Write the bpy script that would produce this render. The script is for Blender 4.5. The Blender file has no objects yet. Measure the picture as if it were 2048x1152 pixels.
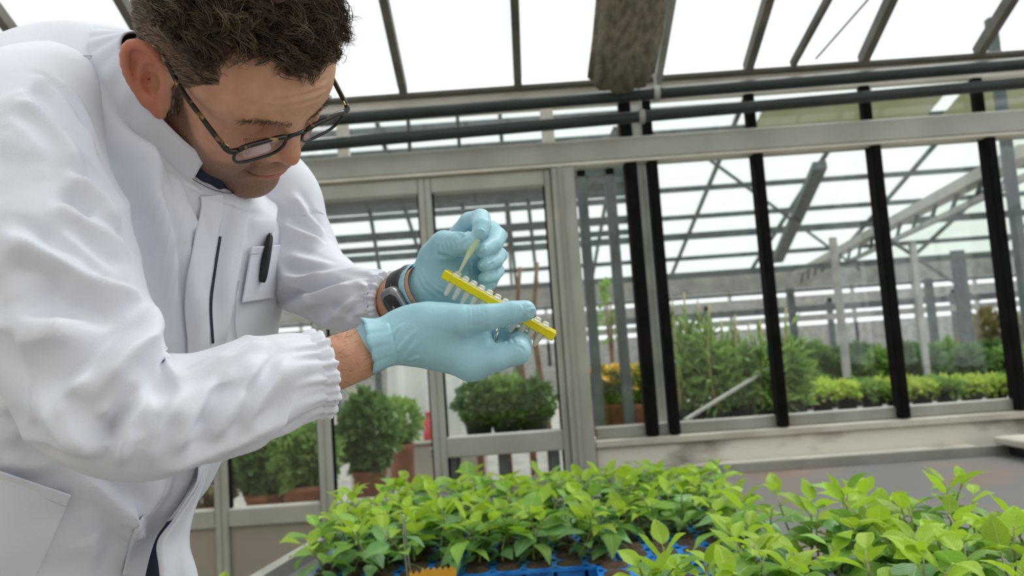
import bpy, math, random
import numpy as np
from mathutils import Vector, Matrix
random.seed(7); rng = np.random.default_rng(7)
scene = bpy.context.scene
COL = scene.collection
# ------------------------------------------------------------------ camera
FPX = 1600.0; PITCH = math.radians(5); ROLL = math.radians(4)
CAM = np.array([0, 0, 1.35])
_f = np.array([0, math.cos(PITCH), math.sin(PITCH)])
_u0 = np.array([0, -math.sin(PITCH), math.cos(PITCH)]); _r0 = np.array([1.0, 0, 0])
_r = _r0*math.cos(ROLL) - _u0*math.sin(ROLL)
_u = _u0*math.cos(ROLL) + _r0*math.sin(ROLL)
cam_data = bpy.data.cameras.new('camera'); cam = bpy.data.objects.new('camera', cam_data); COL.objects.link(cam)
cam_data.sensor_width = 36; cam_data.lens = FPX/2048*36; cam_data.clip_start = 0.02; cam_data.clip_end = 300
cam.matrix_world = Matrix(((_r[0], _u[0], -_f[0], CAM[0]), (_r[1], _u[1], -_f[1], CAM[1]), (_r[2], _u[2], -_f[2], CAM[2]), (0, 0, 0, 1)))
cam_data.dof.use_dof = True; cam_data.dof.focus_distance = 0.77; cam_data.dof.aperture_fstop = 7.1
scene.camera = cam
# ------------------------------------------------------------------ sky and light (bright overcast day)
world = bpy.data.worlds.new('overcast_sky'); scene.world = world; world.use_nodes = True
wn = world.node_tree.nodes; wl = world.node_tree.links
bg = wn['Background']; bg.inputs[0].default_value = (0.94, 0.97, 1.0, 1); bg.inputs[1].default_value = 1.08
sun_d = bpy.data.lights.new('hazy_sun', 'SUN'); sun_d.energy = 2.2; sun_d.angle = math.radians(40); sun_d.color = (1.0, 0.98, 0.955)
sun = bpy.data.objects.new('hazy_sun', sun_d); COL.objects.link(sun)
sun.rotation_euler = Vector((-0.40, -0.32, -0.86)).to_track_quat('-Z', 'Y').to_euler()
vs = scene.view_settings
vs.view_transform = 'Standard'; vs.look = 'None'; vs.gamma = 1.0; vs.exposure = 0.46; vs.use_curve_mapping = False
scene.cycles.transparent_max_bounces = 24
scene.cycles.max_bounces = 8
# ------------------------------------------------------------------ helpers
def ray(x, y): return _f + _r*((x-1024)/FPX) - _u*((y-576)/FPX)
def atY(x, y, Y):
    d = ray(x, y); return CAM + d*(Y/d[1])
def atZ(x, y, Z):
    d = ray(x, y); return CAM + d*((Z-CAM[2])/d[2])
def Wp(x, y, D): return CAM + ray(x, y)*D
def link(o, parent=None):
    COL.objects.link(o)
    if parent is not None: o.parent = parent
    return o
def tag(o, label=None, cat=None, group=None, kind=None):
    if label: o['label'] = label
    if cat: o['category'] = cat
    if group: o['group'] = group
    if kind: o['kind'] = kind
    return o
def empty(name, loc=(0, 0, 0), rz=0.0):
    o = bpy.data.objects.new(name, None); o.empty_display_size = 0.05
    COL.objects.link(o); o.location = loc; o.rotation_euler = (0, 0, rz)
    return o
def mesh_obj(name, V, Fc, mat=None, parent=None, smooth=True):
    me = bpy.data.meshes.new(name)
    V = np.asarray(V, dtype=np.float64)
    me.from_pydata(V.tolist() if len(V) else [], [], [tuple(int(i) for i in q) for q in Fc])
    if mat is not None: me.materials.append(mat)
    me.polygons.foreach_set('use_smooth', [smooth]*len(me.polygons)); me.update()
    o = bpy.data.objects.new(name, me); COL.objects.link(o)
    if parent is not None:
        o.parent = parent
        o.location = -Vector(parent.location) if parent.type == 'EMPTY' and parent.rotation_euler.z == 0 and parent.parent is None else (0, 0, 0)
    return o
def quads_obj(name, V, Q, mat=None, parent=None, smooth=True):
    """fast path for numpy quad arrays"""
    V = np.ascontiguousarray(V, dtype=np.float32); Q = np.ascontiguousarray(Q, dtype=np.int32)
    k = Q.shape[1]
    me = bpy.data.meshes.new(name); me.vertices.add(len(V)); me.vertices.foreach_set('co', V.ravel())
    me.loops.add(Q.size); me.loops.foreach_set('vertex_index', Q.ravel())
    me.polygons.add(len(Q)); me.polygons.foreach_set('loop_start', np.arange(0, Q.size, k, dtype=np.int32))
    me.polygons.foreach_set('use_smooth', np.full(len(Q), smooth))
    if mat is not None: me.materials.append(mat)
    me.update(calc_edges=True); me.validate()
    o = bpy.data.objects.new(name, me); COL.objects.link(o)
    if parent is not None:
        o.parent = parent
        o.location = -Vector(parent.location) if parent.type == 'EMPTY' and parent.rotation_euler.z == 0 and parent.parent is None else (0, 0, 0)
    return o
class MB:
    def __init__(s): s.v = []; s.f = []
    def add(s, V, Fc):
        o = len(s.v); s.v += [tuple(map(float, p)) for p in V]; s.f += [tuple(i+o for i in q) for q in Fc]; return s
    def box(s, x0, x1, y0, y1, z0, z1, bev=0.0):
        if bev > 0:
            b = min(bev, (x1-x0)*.45, (y1-y0)*.45, (z1-z0)*.45)
            V = []
            for sx in (0, 1):
                for sy in (0, 1):
                    for sz in (0, 1):
                        X = (x0, x1)[sx]; Y = (y0, y1)[sy]; Z = (z0, z1)[sz]
                        dx = b if sx == 0 else -b; dy = b if sy == 0 else -b; dz = b if sz == 0 else -b
                        V += [(X, Y+dy, Z+dz), (X+dx, Y, Z+dz), (X+dx, Y+dy, Z)]
            def I(sx, sy, sz, k): return ((sx*2+sy)*2+sz)*3+k
            Fc = []
            for a in (0, 1):
                q = [I(a, 0, 0, 0), I(a, 1, 0, 0), I(a, 1, 1, 0), I(a, 0, 1, 0)]; Fc.append(q if a else q[::-1])
                q = [I(0, a, 0, 1), I(0, a, 1, 1), I(1, a, 1, 1), I(1, a, 0, 1)]; Fc.append(q if a else q[::-1])
                q = [I(0, 0, a, 2), I(1, 0, a, 2), I(1, 1, a, 2), I(0, 1, a, 2)]; Fc.append(q if a else q[::-1])
            for a in (0, 1):
                for c in (0, 1):
                    Fc.append([I(a, c, 0, 0), I(a, c, 1, 0), I(a, c, 1, 1), I(a, c, 0, 1)])
                    Fc.append([I(a, 0, c, 0), I(a, 1, c, 0), I(a, 1, c, 2), I(a, 0, c, 2)])
                    Fc.append([I(0, a, c, 1), I(1, a, c, 1), I(1, a, c, 2), I(0, a, c, 2)])
                    for d in (0, 1): Fc.append([I(a, c, d, 0), I(a, c, d, 1), I(a, c, d, 2)])
            return s.add(V, Fc)
        V = [(x, y, z) for x in (x0, x1) for y in (y0, y1) for z in (z0, z1)]
        return s.add(V, [(0, 1, 3, 2), (4, 6, 7, 5), (0, 4, 5, 1), (2, 3, 7, 6), (0, 2, 6, 4), (1, 5, 7, 3)])
    def bar(s, p0, p1, w, h, up=(0, 0, 1)):
        p0 = np.array(p0, float); p1 = np.array(p1, float); d = p1-p0; d /= np.linalg.norm(d)
        a = np.cross(d, up); a /= np.linalg.norm(a); b = np.cross(a, d)
        V = [p + a*sx*w/2 + b*sz*h/2 for p in (p0, p1) for sx, sz in ((-1, -1), (1, -1), (1, 1), (-1, 1))]
        return s.add(V, [(0, 1, 5, 4), (1, 2, 6, 5), (2, 3, 7, 6), (3, 0, 4, 7), (3, 2, 1, 0), (4, 5, 6, 7)])
    def tube(s, path, r, n=12, cap=True):
        path = np.array(path, float); m = len(path)
        r = np.broadcast_to(np.asarray(r, float), (m,))
        T = np.gradient(path, axis=0); T /= np.linalg.norm(T, axis=1)[:, None]
        ref = np.array([0, 0, 1.0]) if abs(T[0][2]) < .9 else np.array([1.0, 0, 0])
        V = []
        a = np.cross(T[0], ref); a /= np.linalg.norm(a)
        for i in range(m):
            a = a - T[i]*a.dot(T[i]); a /= np.linalg.norm(a); b = np.cross(T[i], a)
            for k in range(n):
                t = 2*math.pi*k/n; V.append(path[i] + r[i]*(a*math.cos(t)+b*math.sin(t)))
        Fc = [(i*n+k, i*n+(k+1) % n, (i+1)*n+(k+1) % n, (i+1)*n+k) for i in range(m-1) for k in range(n)]
        if cap: Fc += [tuple(range(n))[::-1], tuple((m-1)*n+k for k in range(n))]
        return s.add(V, Fc)
    def build(s, name, mat=None, parent=None, smooth=False): return mesh_obj(name, s.v, s.f, mat, parent, smooth)
def grid_faces(nu, nv, wrap_v=False):
    i, j = np.meshgrid(np.arange(nu-1), np.arange(nv if wrap_v else nv-1), indexing='ij')
    j2 = (j+1) % nv
    return np.stack([i*nv+j, i*nv+j2, (i+1)*nv+j2, (i+1)*nv+j], -1).reshape(-1, 4)
def catmull(P, n):
    """smooth interpolation of control rows P (k,d) to n rows"""
    P = np.asarray(P, float); k = len(P); t = np.linspace(0, k-1, n); i = np.clip(np.floor(t).astype(int), 0, k-2); u = (t-i)[:, None]
    g = lambda j: P[np.clip(j, 0, k-1)]
    p0 = np.where((i-1 < 0)[:, None], 2*P[0]-P[1], g(i-1)); p1 = g(i); p2 = g(i+1); p3 = np.where((i+2 > k-1)[:, None], 2*P[-1]-P[-2], g(i+2))
    return .5*((2*p1)+(-p0+p2)*u+(2*p0-5*p1+4*p2-p3)*u*u+(-p0+3*p1-3*p2+p3)*u**3)
# ------------------------------------------------------------------ materials
def mat(name, col, rough=.5, metal=0., col2=None, nscale=20., bump=0., bscale=None, stretch=None, spec=.5, sss=0., lo=.35, hi=.65, rand=0.):
    m = bpy.data.materials.new(name); m.use_nodes = True; nt = m.node_tree; N = nt.nodes; L = nt.links
    b = N['Principled BSDF']; b.inputs['Base Color'].default_value = (*col, 1); b.inputs['Roughness'].default_value = rough
    b.inputs['Metallic'].default_value = metal; b.inputs['Specular IOR Level'].default_value = spec
    if sss: b.inputs['Subsurface Weight'].default_value = sss; b.inputs['Subsurface Radius'].default_value = (.012, .004, .002); b.inputs['Subsurface Scale'].default_value = .4
    tc = N.new('ShaderNodeTexCoord'); vec = tc.outputs['Object']
    if stretch:
        mp = N.new('ShaderNodeMapping'); L.new(vec, mp.inputs[0]); mp.inputs['Scale'].default_value = stretch; vec = mp.outputs[0]
    if col2:
        n = N.new('ShaderNodeTexNoise'); n.inputs['Scale'].default_value = nscale; n.inputs['Detail'].default_value = 5; L.new(vec, n.inputs['Vector'])
        r = N.new('ShaderNodeValToRGB'); r.color_ramp.elements[0].position = lo; r.color_ramp.elements[1].position = hi
        r.color_ramp.elements[0].color = (*col, 1); r.color_ramp.elements[1].color = (*col2, 1)
        L.new(n.outputs['Fac'], r.inputs[0]); L.new(r.outputs[0], b.inputs['Base Color'])
        src = r.outputs[0]
    else: src = None
    if rand:
        oi = N.new('ShaderNodeObjectInfo'); h = N.new('ShaderNodeHueSaturation'); mr = N.new('ShaderNodeMapRange')
        mr.inputs['To Min'].default_value = 1-rand; mr.inputs['To Max'].default_value = 1+rand
        L.new(oi.outputs['Random'], mr.inputs['Value']); L.new(mr.outputs[0], h.inputs['Value'])
        if src: L.new(src, h.inputs['Color'])
        else: h.inputs['Color'].default_value = (*col, 1)
        L.new(h.outputs[0], b.inputs['Base Color'])
    if bump:
        n = N.new('ShaderNodeTexNoise'); n.inputs['Scale'].default_value = bscale or nscale; n.inputs['Detail'].default_value = 4; L.new(vec, n.inputs['Vector'])
        bp = N.new('ShaderNodeBump'); bp.inputs['Strength'].default_value = bump; bp.inputs['Distance'].default_value = .002
        L.new(n.outputs['Fac'], bp.inputs['Height']); L.new(bp.outputs[0], b.inputs['Normal'])
    return m
def glass_mat(name, tint=(.93, .96, .94), gloss=.06, rough=.02):
    m = bpy.data.materials.new(name); m.use_nodes = True; nt = m.node_tree; N = nt.nodes; L = nt.links
    N.remove(N['Principled BSDF']); out = N['Material Output']
    t = N.new('ShaderNodeBsdfTransparent'); t.inputs[0].default_value = (*tint, 1)
    g = N.new('ShaderNodeBsdfGlossy'); g.inputs['Roughness'].default_value = rough
    x = N.new('ShaderNodeMixShader'); x.inputs[0].default_value = gloss
    L.new(t.outputs[0], x.inputs[1]); L.new(g.outputs[0], x.inputs[2]); L.new(x.outputs[0], out.inputs[0])
    return m
def leaf_mat(name, col, col2, trans=.35, rough=.45, rand=.25, veins=False):
    m = mat(name, col, rough, col2=col2, nscale=30, spec=.4, rand=rand); nt = m.node_tree; N = nt.nodes; L = nt.links
    b = N['Principled BSDF']; out = N['Material Output']
    t = N.new('ShaderNodeBsdfTranslucent'); x = N.new('ShaderNodeMixShader'); x.inputs[0].default_value = trans
    src = b.inputs['Base Color'].links[0].from_socket
    if veins:
        def mth(op, a, v=None, c=None):
            n = N.new('ShaderNodeMath'); n.operation = op; L.new(a, n.inputs[0])
            if v is not None:
                if hasattr(v, 'is_linked'): L.new(v, n.inputs[1])
                else: n.inputs[1].default_value = v
            if c is not None: n.inputs[2].default_value = c
            return n.outputs[0]
        tc = N.new('ShaderNodeTexCoord'); sp = N.new('ShaderNodeSeparateXYZ'); L.new(tc.outputs['Object'], sp.inputs[0])
        ya = mth('ABSOLUTE', sp.outputs['Y']); ph = mth('MULTIPLY', mth('SUBTRACT', sp.outputs['X'], mth('MULTIPLY', ya, .9)), 44.)
        side = mth('POWER', mth('ABSOLUTE', mth('COSINE', ph)), 14.); mid = mth('LESS_THAN', ya, .012)
        v = mth('MAXIMUM', mth('MULTIPLY', side, .55), mid)
        mx = N.new('ShaderNodeMix'); mx.data_type = 'RGBA'; L.new(mth('MULTIPLY', v, .35), mx.inputs['Factor']); L.new(src, mx.inputs['A']); mx.inputs['B'].default_value = (.62, .74, .30, 1)
        src = mx.outputs['Result']; L.new(src, b.inputs['Base Color'])
        bp = N.new('ShaderNodeBump'); bp.inputs['Strength'].default_value = .5; bp.inputs['Distance'].default_value = .0012; bp.invert = True; L.new(v, bp.inputs['Height']); L.new(bp.outputs[0], b.inputs['Normal'])
    L.new(src, t.inputs[0])
    L.new(b.outputs[0], x.inputs[1]); L.new(t.outputs[0], x.inputs[2]); L.new(x.outputs[0], out.inputs[0])
    return m
M = {}
M['alu'] = mat('weathered_aluminium', (.38, .38, .34), .45, .25, (.29, .28, .245), 6, .1, 60, (1, 1, .2))
M['alu_light'] = mat('pale_aluminium', (.43, .43, .385), .4, .2, (.36, .35, .31), 5, .1, 60)
M['pipe'] = mat('dark_green_pipe_paint', (.018, .027, .025), .42, 0, (.028, .036, .034), 8, spec=.35)
M['mullion'] = mat('dark_mullion_paint', (.004, .004, .0035), .8, 0, (.008, .007, .006), 12, spec=.1)
M['eave'] = mat('beige_eave_board', (.80, .75, .66), .6, 0, (.62, .57, .49), 4, .2, 30, (1, 3, 3))
M['rafter'] = mat('rafter_grey_brown', (.17, .16, .135), .65, 0, (.11, .105, .09), 8, spec=.3)
M['steel'] = mat('galvanised_steel', (.12, .14, .14), .55, .3, (.075, .09, .09), 9)
M['steel_lt'] = mat('light_steel', (.40, .40, .37), .5, .3, (.27, .27, .25), 6)
M['plaster'] = mat('weathered_plaster', (.76, .71, .62), .85, 0, (.27, .235, .20), 3.6, .5, 30, (1, 1, 2.2), lo=.50, hi=.70)
M['ledge'] = mat('cream_ledge', (.62, .58, .50), .8, 0, (.45, .40, .33), 5, .4, 40)
M['felt'] = mat('grey_capillary_felt', (.165, .158, .15), .9, 0, (.25, .15, .105), 2.6, .5, 160, lo=.5, hi=.78)
M['floor'] = mat('concrete_floor', (.36, .34, .31), .85, 0, (.25, .23, .21), 3, .4, 40)
M['taupe'] = mat('taupe_panel', (.32, .28, .23), .55, 0, (.36, .32, .26), 2)
M['glass'] = glass_mat('window_glass', (.95, .97, .955), .03)
M['roofglass'] = glass_mat('roof_glass', (.93, .95, .93), .04, .15)
M['dark'] = mat('black_plastic', (.012, .012, .013), .45)
M['terracotta'] = mat('terracotta', (.42, .17, .09), .8, 0, (.30, .11, .06), 10, .3, 60)
M['shade'] = mat('rolled_shade_cloth', (.26, .225, .17), .85, 0, (.12, .10, .075), 5, 0, 60, (9, .15, 9))
M['soil'] = mat('potting_soil', (.035, .02, .011), .95, 0, (.085, .05, .03), 90, 1., 220)
M['blue'] = mat('blue_tray_plastic', (.006, .13, .50), .32, 0, (.02, .26, .78), 25, .3, 60)
# ------------------------------------------------------------------ greenhouse shell
YW = 3.4
fl = MB().box(-14, 16, -9, 40, -.2, 0).build('floor', M['floor']); tag(fl, kind='structure')
RS = math.tan(math.radians(25)); EZ = 2.52
wall = empty('wall_back', (0, YW, 0)); tag(wall, kind='structure')
def wbox(name, x0, x1, z0, z1, y0, y1, m, parent=None, bev=0.004):
    return MB().box(x0, x1, y0, y1, z0, z1, bev).build(name, M[m], parent if parent is not None else wall)
# sill wall + ledge on the right, kerb at the very right
wbox('sill_wall', .30, 5.2, 0, .955, YW-.02, YW+.18, 'plaster', bev=.008)
wbox('sill_ledge', .30, 5.2, .955, .985, YW-.05, YW+.14, 'ledge')
wbox('wall_footing', .62, 1.84, .80, .868, YW-.11, YW-.022, 'plaster', bev=.01)
wbox('glazing_sill', .31, 5.2, .985, 1.035, YW+.0, YW+.05, 'alu')
# gutter beam and transom members
wbox('gutter_beam', -2.9, 5.2, 2.158, 2.258, YW-.05, YW+.10, 'alu_light', bev=.008)
wbox('beam_flange', -2.9, 5.2, 2.146, 2.157, YW-.06, YW+.0, 'eave', bev=.002)
wbox('eave_board', -2.9, 5.2, 2.425, 2.512, YW+.02, YW+.06, 'eave')
wbox('eave_gutter', -2.9, 5.2, 2.512, 2.528, YW-.02, YW+.07, 'rafter', bev=.004)
for px in (1278, 1322, 1535, 1773, 2005):
    x = atY(px, 560, YW)[0]; w = .052 if px == 1278 else .042
    wbox('mullion', x-w/2, x+w/2, .988, 2.157, YW-.045, YW+.03, 'mullion', bev=.006)
    wbox('transom_mullion', x-w/2, x+w/2, 2.259, 2.424, YW-.0, YW+.04, 'mullion')
for x in (2.58, 3.07, 3.56, 4.05, 4.54):
    wbox('mullion', x-.021, x+.021, .988, 2.157, YW-.045, YW+.03, 'mullion', bev=.006)
# panes on the right
xs = [.31, .546, .638, 1.085, 1.593, 2.089, 2.58, 3.07, 3.56, 4.05, 4.54, 5.2]
for a, b in zip(xs[:-1], xs[1:]):
    wbox('glass_pane', a+.012, b-.012, 1.03, 2.157, YW+.052, YW+.056, 'glass', bev=0)
for a, b in zip([-2.9, -2.2, -1.5, -.8, .22, .56, 1.085, 1.593, 2.089, 3.07, 4.05], [-2.2, -1.5, -.8, .22, .56, 1.085, 1.593, 2.089, 3.07, 4.05, 5.2]):
    wbox('transom_pane', a+.01, b-.01, 2.26, 2.424, YW+.045, YW+.049, 'glass', bev=0)
for px in (685, 818, 918, 1098):
    x = atY(px, 290, YW)[0]; w = .055 if px in (1098,) else (.05 if px == 685 else .014)
    wbox('transom_post', x-w/2, x+w/2, 2.259, 2.424, YW+.005, YW+.04, 'eave' if w > .03 else 'rafter', bev=.003)
wbox('transom_rail', -2.9, .22, 2.335, 2.352, YW+.01, YW+.035, 'eave', bev=.003)
# corner post between the doors and the window band
wbox('corner_post', .20, .298, 0, 2.145, YW-.06, YW+.07, 'alu_light', bev=.006)
wbox('corner_post_rib', .225, .245, 0, 2.145, YW-.072, YW-.061, 'alu', bev=.003)
# ---- glazed doors / partition bays on the left
def bay(name, x0, x1, zmid, zlow, post=.028, panel=True):
    d = empty(name, ((x0+x1)/2, YW, 0)); tag(d, kind='structure')
    def bx(n, a, b, c, e, y0=YW-.03, y1=YW+.03, m='alu_light', bev=.005): MB().box(a, b, y0, y1, c, e, bev).build(n, M[m], d)
    bx('door_stile', x0, x0+post, 0.02, 2.145); bx('door_stile', x1-post, x1, .02, 2.145)
    bx('top_rail', x0+post, x1-post, 2.075, 2.145); bx('bottom_rail', x0+post, x1-post, zlow, zlow+.075)
    bx('glazing_bead', x0+post, x0+post+.008, zlow+.075, 2.075, YW-.01, YW+.02, 'mullion', .001)
    bx('glazing_bead', x1-post-.008, x1-post, zlow+.075, 2.075, YW-.01, YW+.02, 'mullion', .001)
    zs = [zlow+.075, 2.075]
    if zmid: bx('mid_rail', x0+post, x1-post, zmid, zmid+.085); zs = [zlow+.075, zmid, zmid+.085, 2.075]
    for k in range(0, len(zs), 2): bx('glass_pane', x0+post+.004, x1-post-.004, zs[k], zs[k+1], YW+.004, YW+.008, 'glass', 0)
    if panel:
        xm = (x0+x1)/2
        bx('kick_panel', x0+post, x1-post, .10, zlow, YW-.008, YW+.012, 'taupe', .002)
        bx('kick_rail', x0+post, x1-post, .02, .10)
    return d
bay('door_1', -.345, .198, .955, .73)
bay('door_2', -.825, -.345, None, .735)
bay('door_3', -1.265, -.825, None, .735)
bay('door_4', -1.72, -1.265, None, .735)
bay('door_5', -2.3, -1.72, None, .735)
bay('door_6', -2.9, -2.3, None, .735)
# ---- roof above: slopes up towards the camera, ridge, then down behind it
ceil = empty('ceiling', (0, YW, EZ)); tag(ceil, kind='structure')
YR = -1.2; ZR = EZ+.012+(YW-YR)*RS
def rp(x, y, dz=0): return (x, y, EZ+.012+(YW-y)*RS+dz if y >= YR else ZR-(YR-y)*RS+dz)
rx = sorted([atY(px, py, YW)[0] for px, py in ((808, 192), (1036, 175), (1495, 140), (1725, 125), (1955, 105))] + [-2.35, -1.85, -1.38, -.90, 2.62, 3.12, 3.62, 4.12, 4.62])
for x in rx:
    MB().bar(rp(x, YW, .0), rp(x, YR, .0), .034, .05).build('rafter', M['rafter'], ceil)
    MB().bar(rp(x, YR, .0), rp(x, YR-4.6, .0), .034, .05).build('rafter', M['rafter'], ceil)
xx = [-2.9]+rx+[5.2]
for a, b in zip(xx[:-1], xx[1:]):
    for (ya, yb) in ((YW, 1.1), (1.1, YR), (YR, -3.5), (-3.5, -5.8)):
        p = [rp(a, ya, .03), rp(b, ya, .03), rp(b, yb, .03), rp(a, yb, .03)]; q = [(u[0], u[1], u[2]+.004) for u in p]
        MB().add(p+q, [(0, 1, 2, 3), (7, 6, 5, 4), (0, 4, 5, 1), (1, 5, 6, 2), (2, 6, 7, 3), (3, 7, 4, 0)]).build('roof_pane', M['roofglass'], ceil)
MB().bar((-2.9, YR, ZR+.02), (5.2, YR, ZR+.02), .09, .07).build('ridge_beam', M['rafter'], ceil)
a = atY(1310, 150, YW-.05); x_r = a[0]
MB().bar(rp(x_r+.01, YW-.04, -.06), rp(x_r+.01, YR, -.06), .03, .04).build('screen_rail', M['steel_lt'], ceil)
MB().bar(rp(1.35, YW-.1, -.06), (2.2, 1.2, 3.45), .006, .006).build('brace_wire', M['rafter'], ceil)
MB().bar(rp(1.27, YW-.05, -.035), rp(1.60, 1.2, -.035), .022, .03).build('wind_brace', M['rafter'], ceil)
# rolled shade screen hanging under the roof
V = []; n = 40; rows = 26
x_a, x_b = atY(1180, 150, YW-.215)[0], atY(1304, 150, YW-.215)[0]; xc = (x_a+x_b)/2; rw = (x_b-x_a)/2
for i in range(rows):
    t = i/(rows-1); y = YW-.215-(YW-.215-YR)*t; base = rp(0, y, -.025-.06)[2]
    sag = .035*math.sin(t*9)*(1-t*.5)
    for k in range(n):
        an = 2*math.pi*k/n
        r = 1+.07*math.sin(an*7+t*3)+.05*math.sin(an*13+t*8)+.03*math.sin(t*40+an*3)
        V.append((xc+.06*t+rw*(1+.12*t)*r*math.cos(an)+sag*.4, y, base-.045-.045*math.exp(-t*9)+.062*r*math.sin(an)-abs(sag)*.4))
o = mesh_obj('shade_screen', V, [tuple(q) for q in grid_faces(rows, n, True)]+[tuple(range(n))[::-1], tuple((rows-1)*n+k for k in range(n))], M['shade'])
tag(o, 'bundled grey-brown shade cloth gathered under the glass roof', 'shade screen')
# drooping end of the bundle behind the pipes
o = None
# heating pipes
def pipe(p0, p1, r, label, brk):
    e = empty('heating_pipe', (float(p0[0]), float(p0[1]), float(p0[2])))
    P = [np.array(p0)+(np.array(p1)-np.array(p0))*t for t in np.linspace(0, 1, 12)]
    MB().tube(P, r, 20).build('pipe', M['pipe'], e, True)
    for b in brk:
        q = np.array(p0)+(np.array(p1)-np.array(p0))*b
        MB().tube([q+(-.012, 0, 0), q+(.012, 0, 0)], r+.006, 20).box(q[0]-.005, q[0]+.005, q[1]-.003, q[1]+.003, q[2]+r, 2.59).build('pipe_clip', M['steel_lt'], e)
    tag(e, label, 'pipe', 'pipes along the gutter')
YP = YW-.16
a, b = atY(690, 237, YP), atY(2045, 128, YP); d = (b-a)/(b[0]-a[0])
pipe(a+d*(-1.9-a[0]), a+d*(5.0-a[0]), .0255, 'upper dark green pipe running just under the glass roof edge', (.37, .92))
a, b = atY(640, 290, YP), atY(2045, 166, YP); d = (b-a)/(b[0]-a[0])
pipe(a+d*(-1.9-a[0]), a+d*(5.0-a[0]), .024, 'lower dark green pipe running just above the aluminium gutter beam', (.36, .93))
# unseen walls: left and back added solid to cut the light, right flank glazed
w = empty('wall_left', (-2.9, 0, 0)); tag(w, kind='structure'); MB().box(-3.05, -2.9, -5.8, YW, 0, 2.54).build('light_block_wall', M['ledge'], w)
w = empty('wall_front', (0, -5.8, 0)); tag(w, kind='structure'); MB().box(-3.05, 5.2, -5.95, -5.8, 0, 4.8).build('light_block_wall', M['ledge'], w)
w = empty('wall_right', (5.2, 0, 0)); tag(w, kind='structure')
MB().box(5.15, 5.25, -5.8, YW, 0, .9).build('sill_wall', M['plaster'], w)
for k in range(13): MB().box(5.18, 5.22, -5.8+k*.75, -5.8+k*.75+.04, .9, 2.52).build('mullion', M['alu'], w)
MB().box(5.17, 5.23, -5.8, YW, 2.44, 2.54).build('head_rail', M['alu'], w)
# ------------------------------------------------------------------ neighbouring bay seen through the glass
M['farglass'] = glass_mat('dusty_roof_glass', (.84, .87, .82), .05, .2)
M['cloth'] = mat('yellow_green_blur', (.42, .43, .22), .9, 0, (.55, .56, .40), 1.2)  # colour of the added panels that imitate a yellow-green blur
far = empty('far_bay_roof', (0, 9, 0)); tag(far, kind='structure')
Y1, YE, ZE, FS = 8.6, 15.0, 2.62, .30
def fz(y): return ZE+(YE-y)*FS
# glazed roof descending away from us
for y in (9.6, 10.1, 10.7, 11.6, 12.5, 13.2, 14.1, 15.0):
    for dx in (0,):
        MB().bar((-14, y, fz(y)), (16, y, fz(y)), .07, .07 if y not in (10.7, 13.2) else .11).build('purlin', M['steel'], far)
for x in np.arange(-13.5, 16, 1.5):
    MB().bar((x, 9.5, fz(9.5)+.05), (x, YE, fz(YE)+.05), .05, .05).build('rafter', M['steel'], far)
for k, x in enumerate(np.arange(-14, 16, 3)):
    p = [(x, 9.5, fz(9.5)+.09), (x+3, 9.5, fz(9.5)+.09), (x+3, YE, fz(YE)+.09), (x, YE, fz(YE)+.09)]; q = [(u[0], u[1], u[2]+.004) for u in p]
    MB().add(p+q, [(0, 1, 2, 3), (7, 6, 5, 4), (0, 4, 5, 1), (1, 5, 6, 2), (2, 6, 7, 3), (3, 7, 4, 0)]).build('roof_pane', M['farglass' if 2 < x < 9 and k % 2 else 'roofglass'], far)
MB().box(-14, 16, YE-.1, YE+.1, 2.28, 2.60).build('eave_girder', M['steel_lt'], far)
MB().box(-14, 16, YE-.16, YE-.11, 2.20, 2.26).build('girder_flange', M['steel'], far)
MB().box(-14, 16, 11.0, 11.06, 2.30, 2.36).build('tie_beam', M['steel'], far)
for x in np.arange(-13, 16, 2.6): MB().box(x-.06, x+.06, YE-.06, YE+.06, 0, 2.3).build('column', M['steel'], far)
# long truss beam crossing the bay diagonally (top right in the windows)
a, b = atY(2060, 300, 6.0), atY(1600, 545, 14.6)
MB().bar(a, b, .16, .10).build('truss_chord', M['alu_light'], far)
a2, b2 = a+(0, 0, -.18), b+(0, 0, -.22)
MB().bar(a2, b2, .05, .05).build('truss_lower_chord', M['steel_lt'], far)
for t in np.linspace(0.03, .97, 16): MB().bar(a+(b-a)*t, a2+(b2-a2)*min(1, t+.03), .03, .03).build('truss_web', M['steel'], far)
MB().bar(atY(1640, 330, 9.5), atY(1555, 520, 13), .16, .10).build('ridge_strut', M['steel'], far)
MB().bar(atY(1420, 320, 9.0), atY(1720, 540, 13.5), .03, .03).build('brace_rod', M['steel'], far)
MB().bar(atY(1780, 480, 9.0), atY(1960, 600, 13.5), .03, .03).build('brace_rod', M['steel'], far)
for xa, xb in ((3.2, 5.4), (5.6, 7.9), (8.0, 9.9)):
    MB().bar((xa, 9.7, fz(9.7)-.10), (xb, 9.7, fz(9.7)-.10), .5, .006, up=(0, .28, 1)).build('green_blur_panel', M['cloth'], far)  # added panels standing in for the yellow-green blur of trees and hillside
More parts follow.
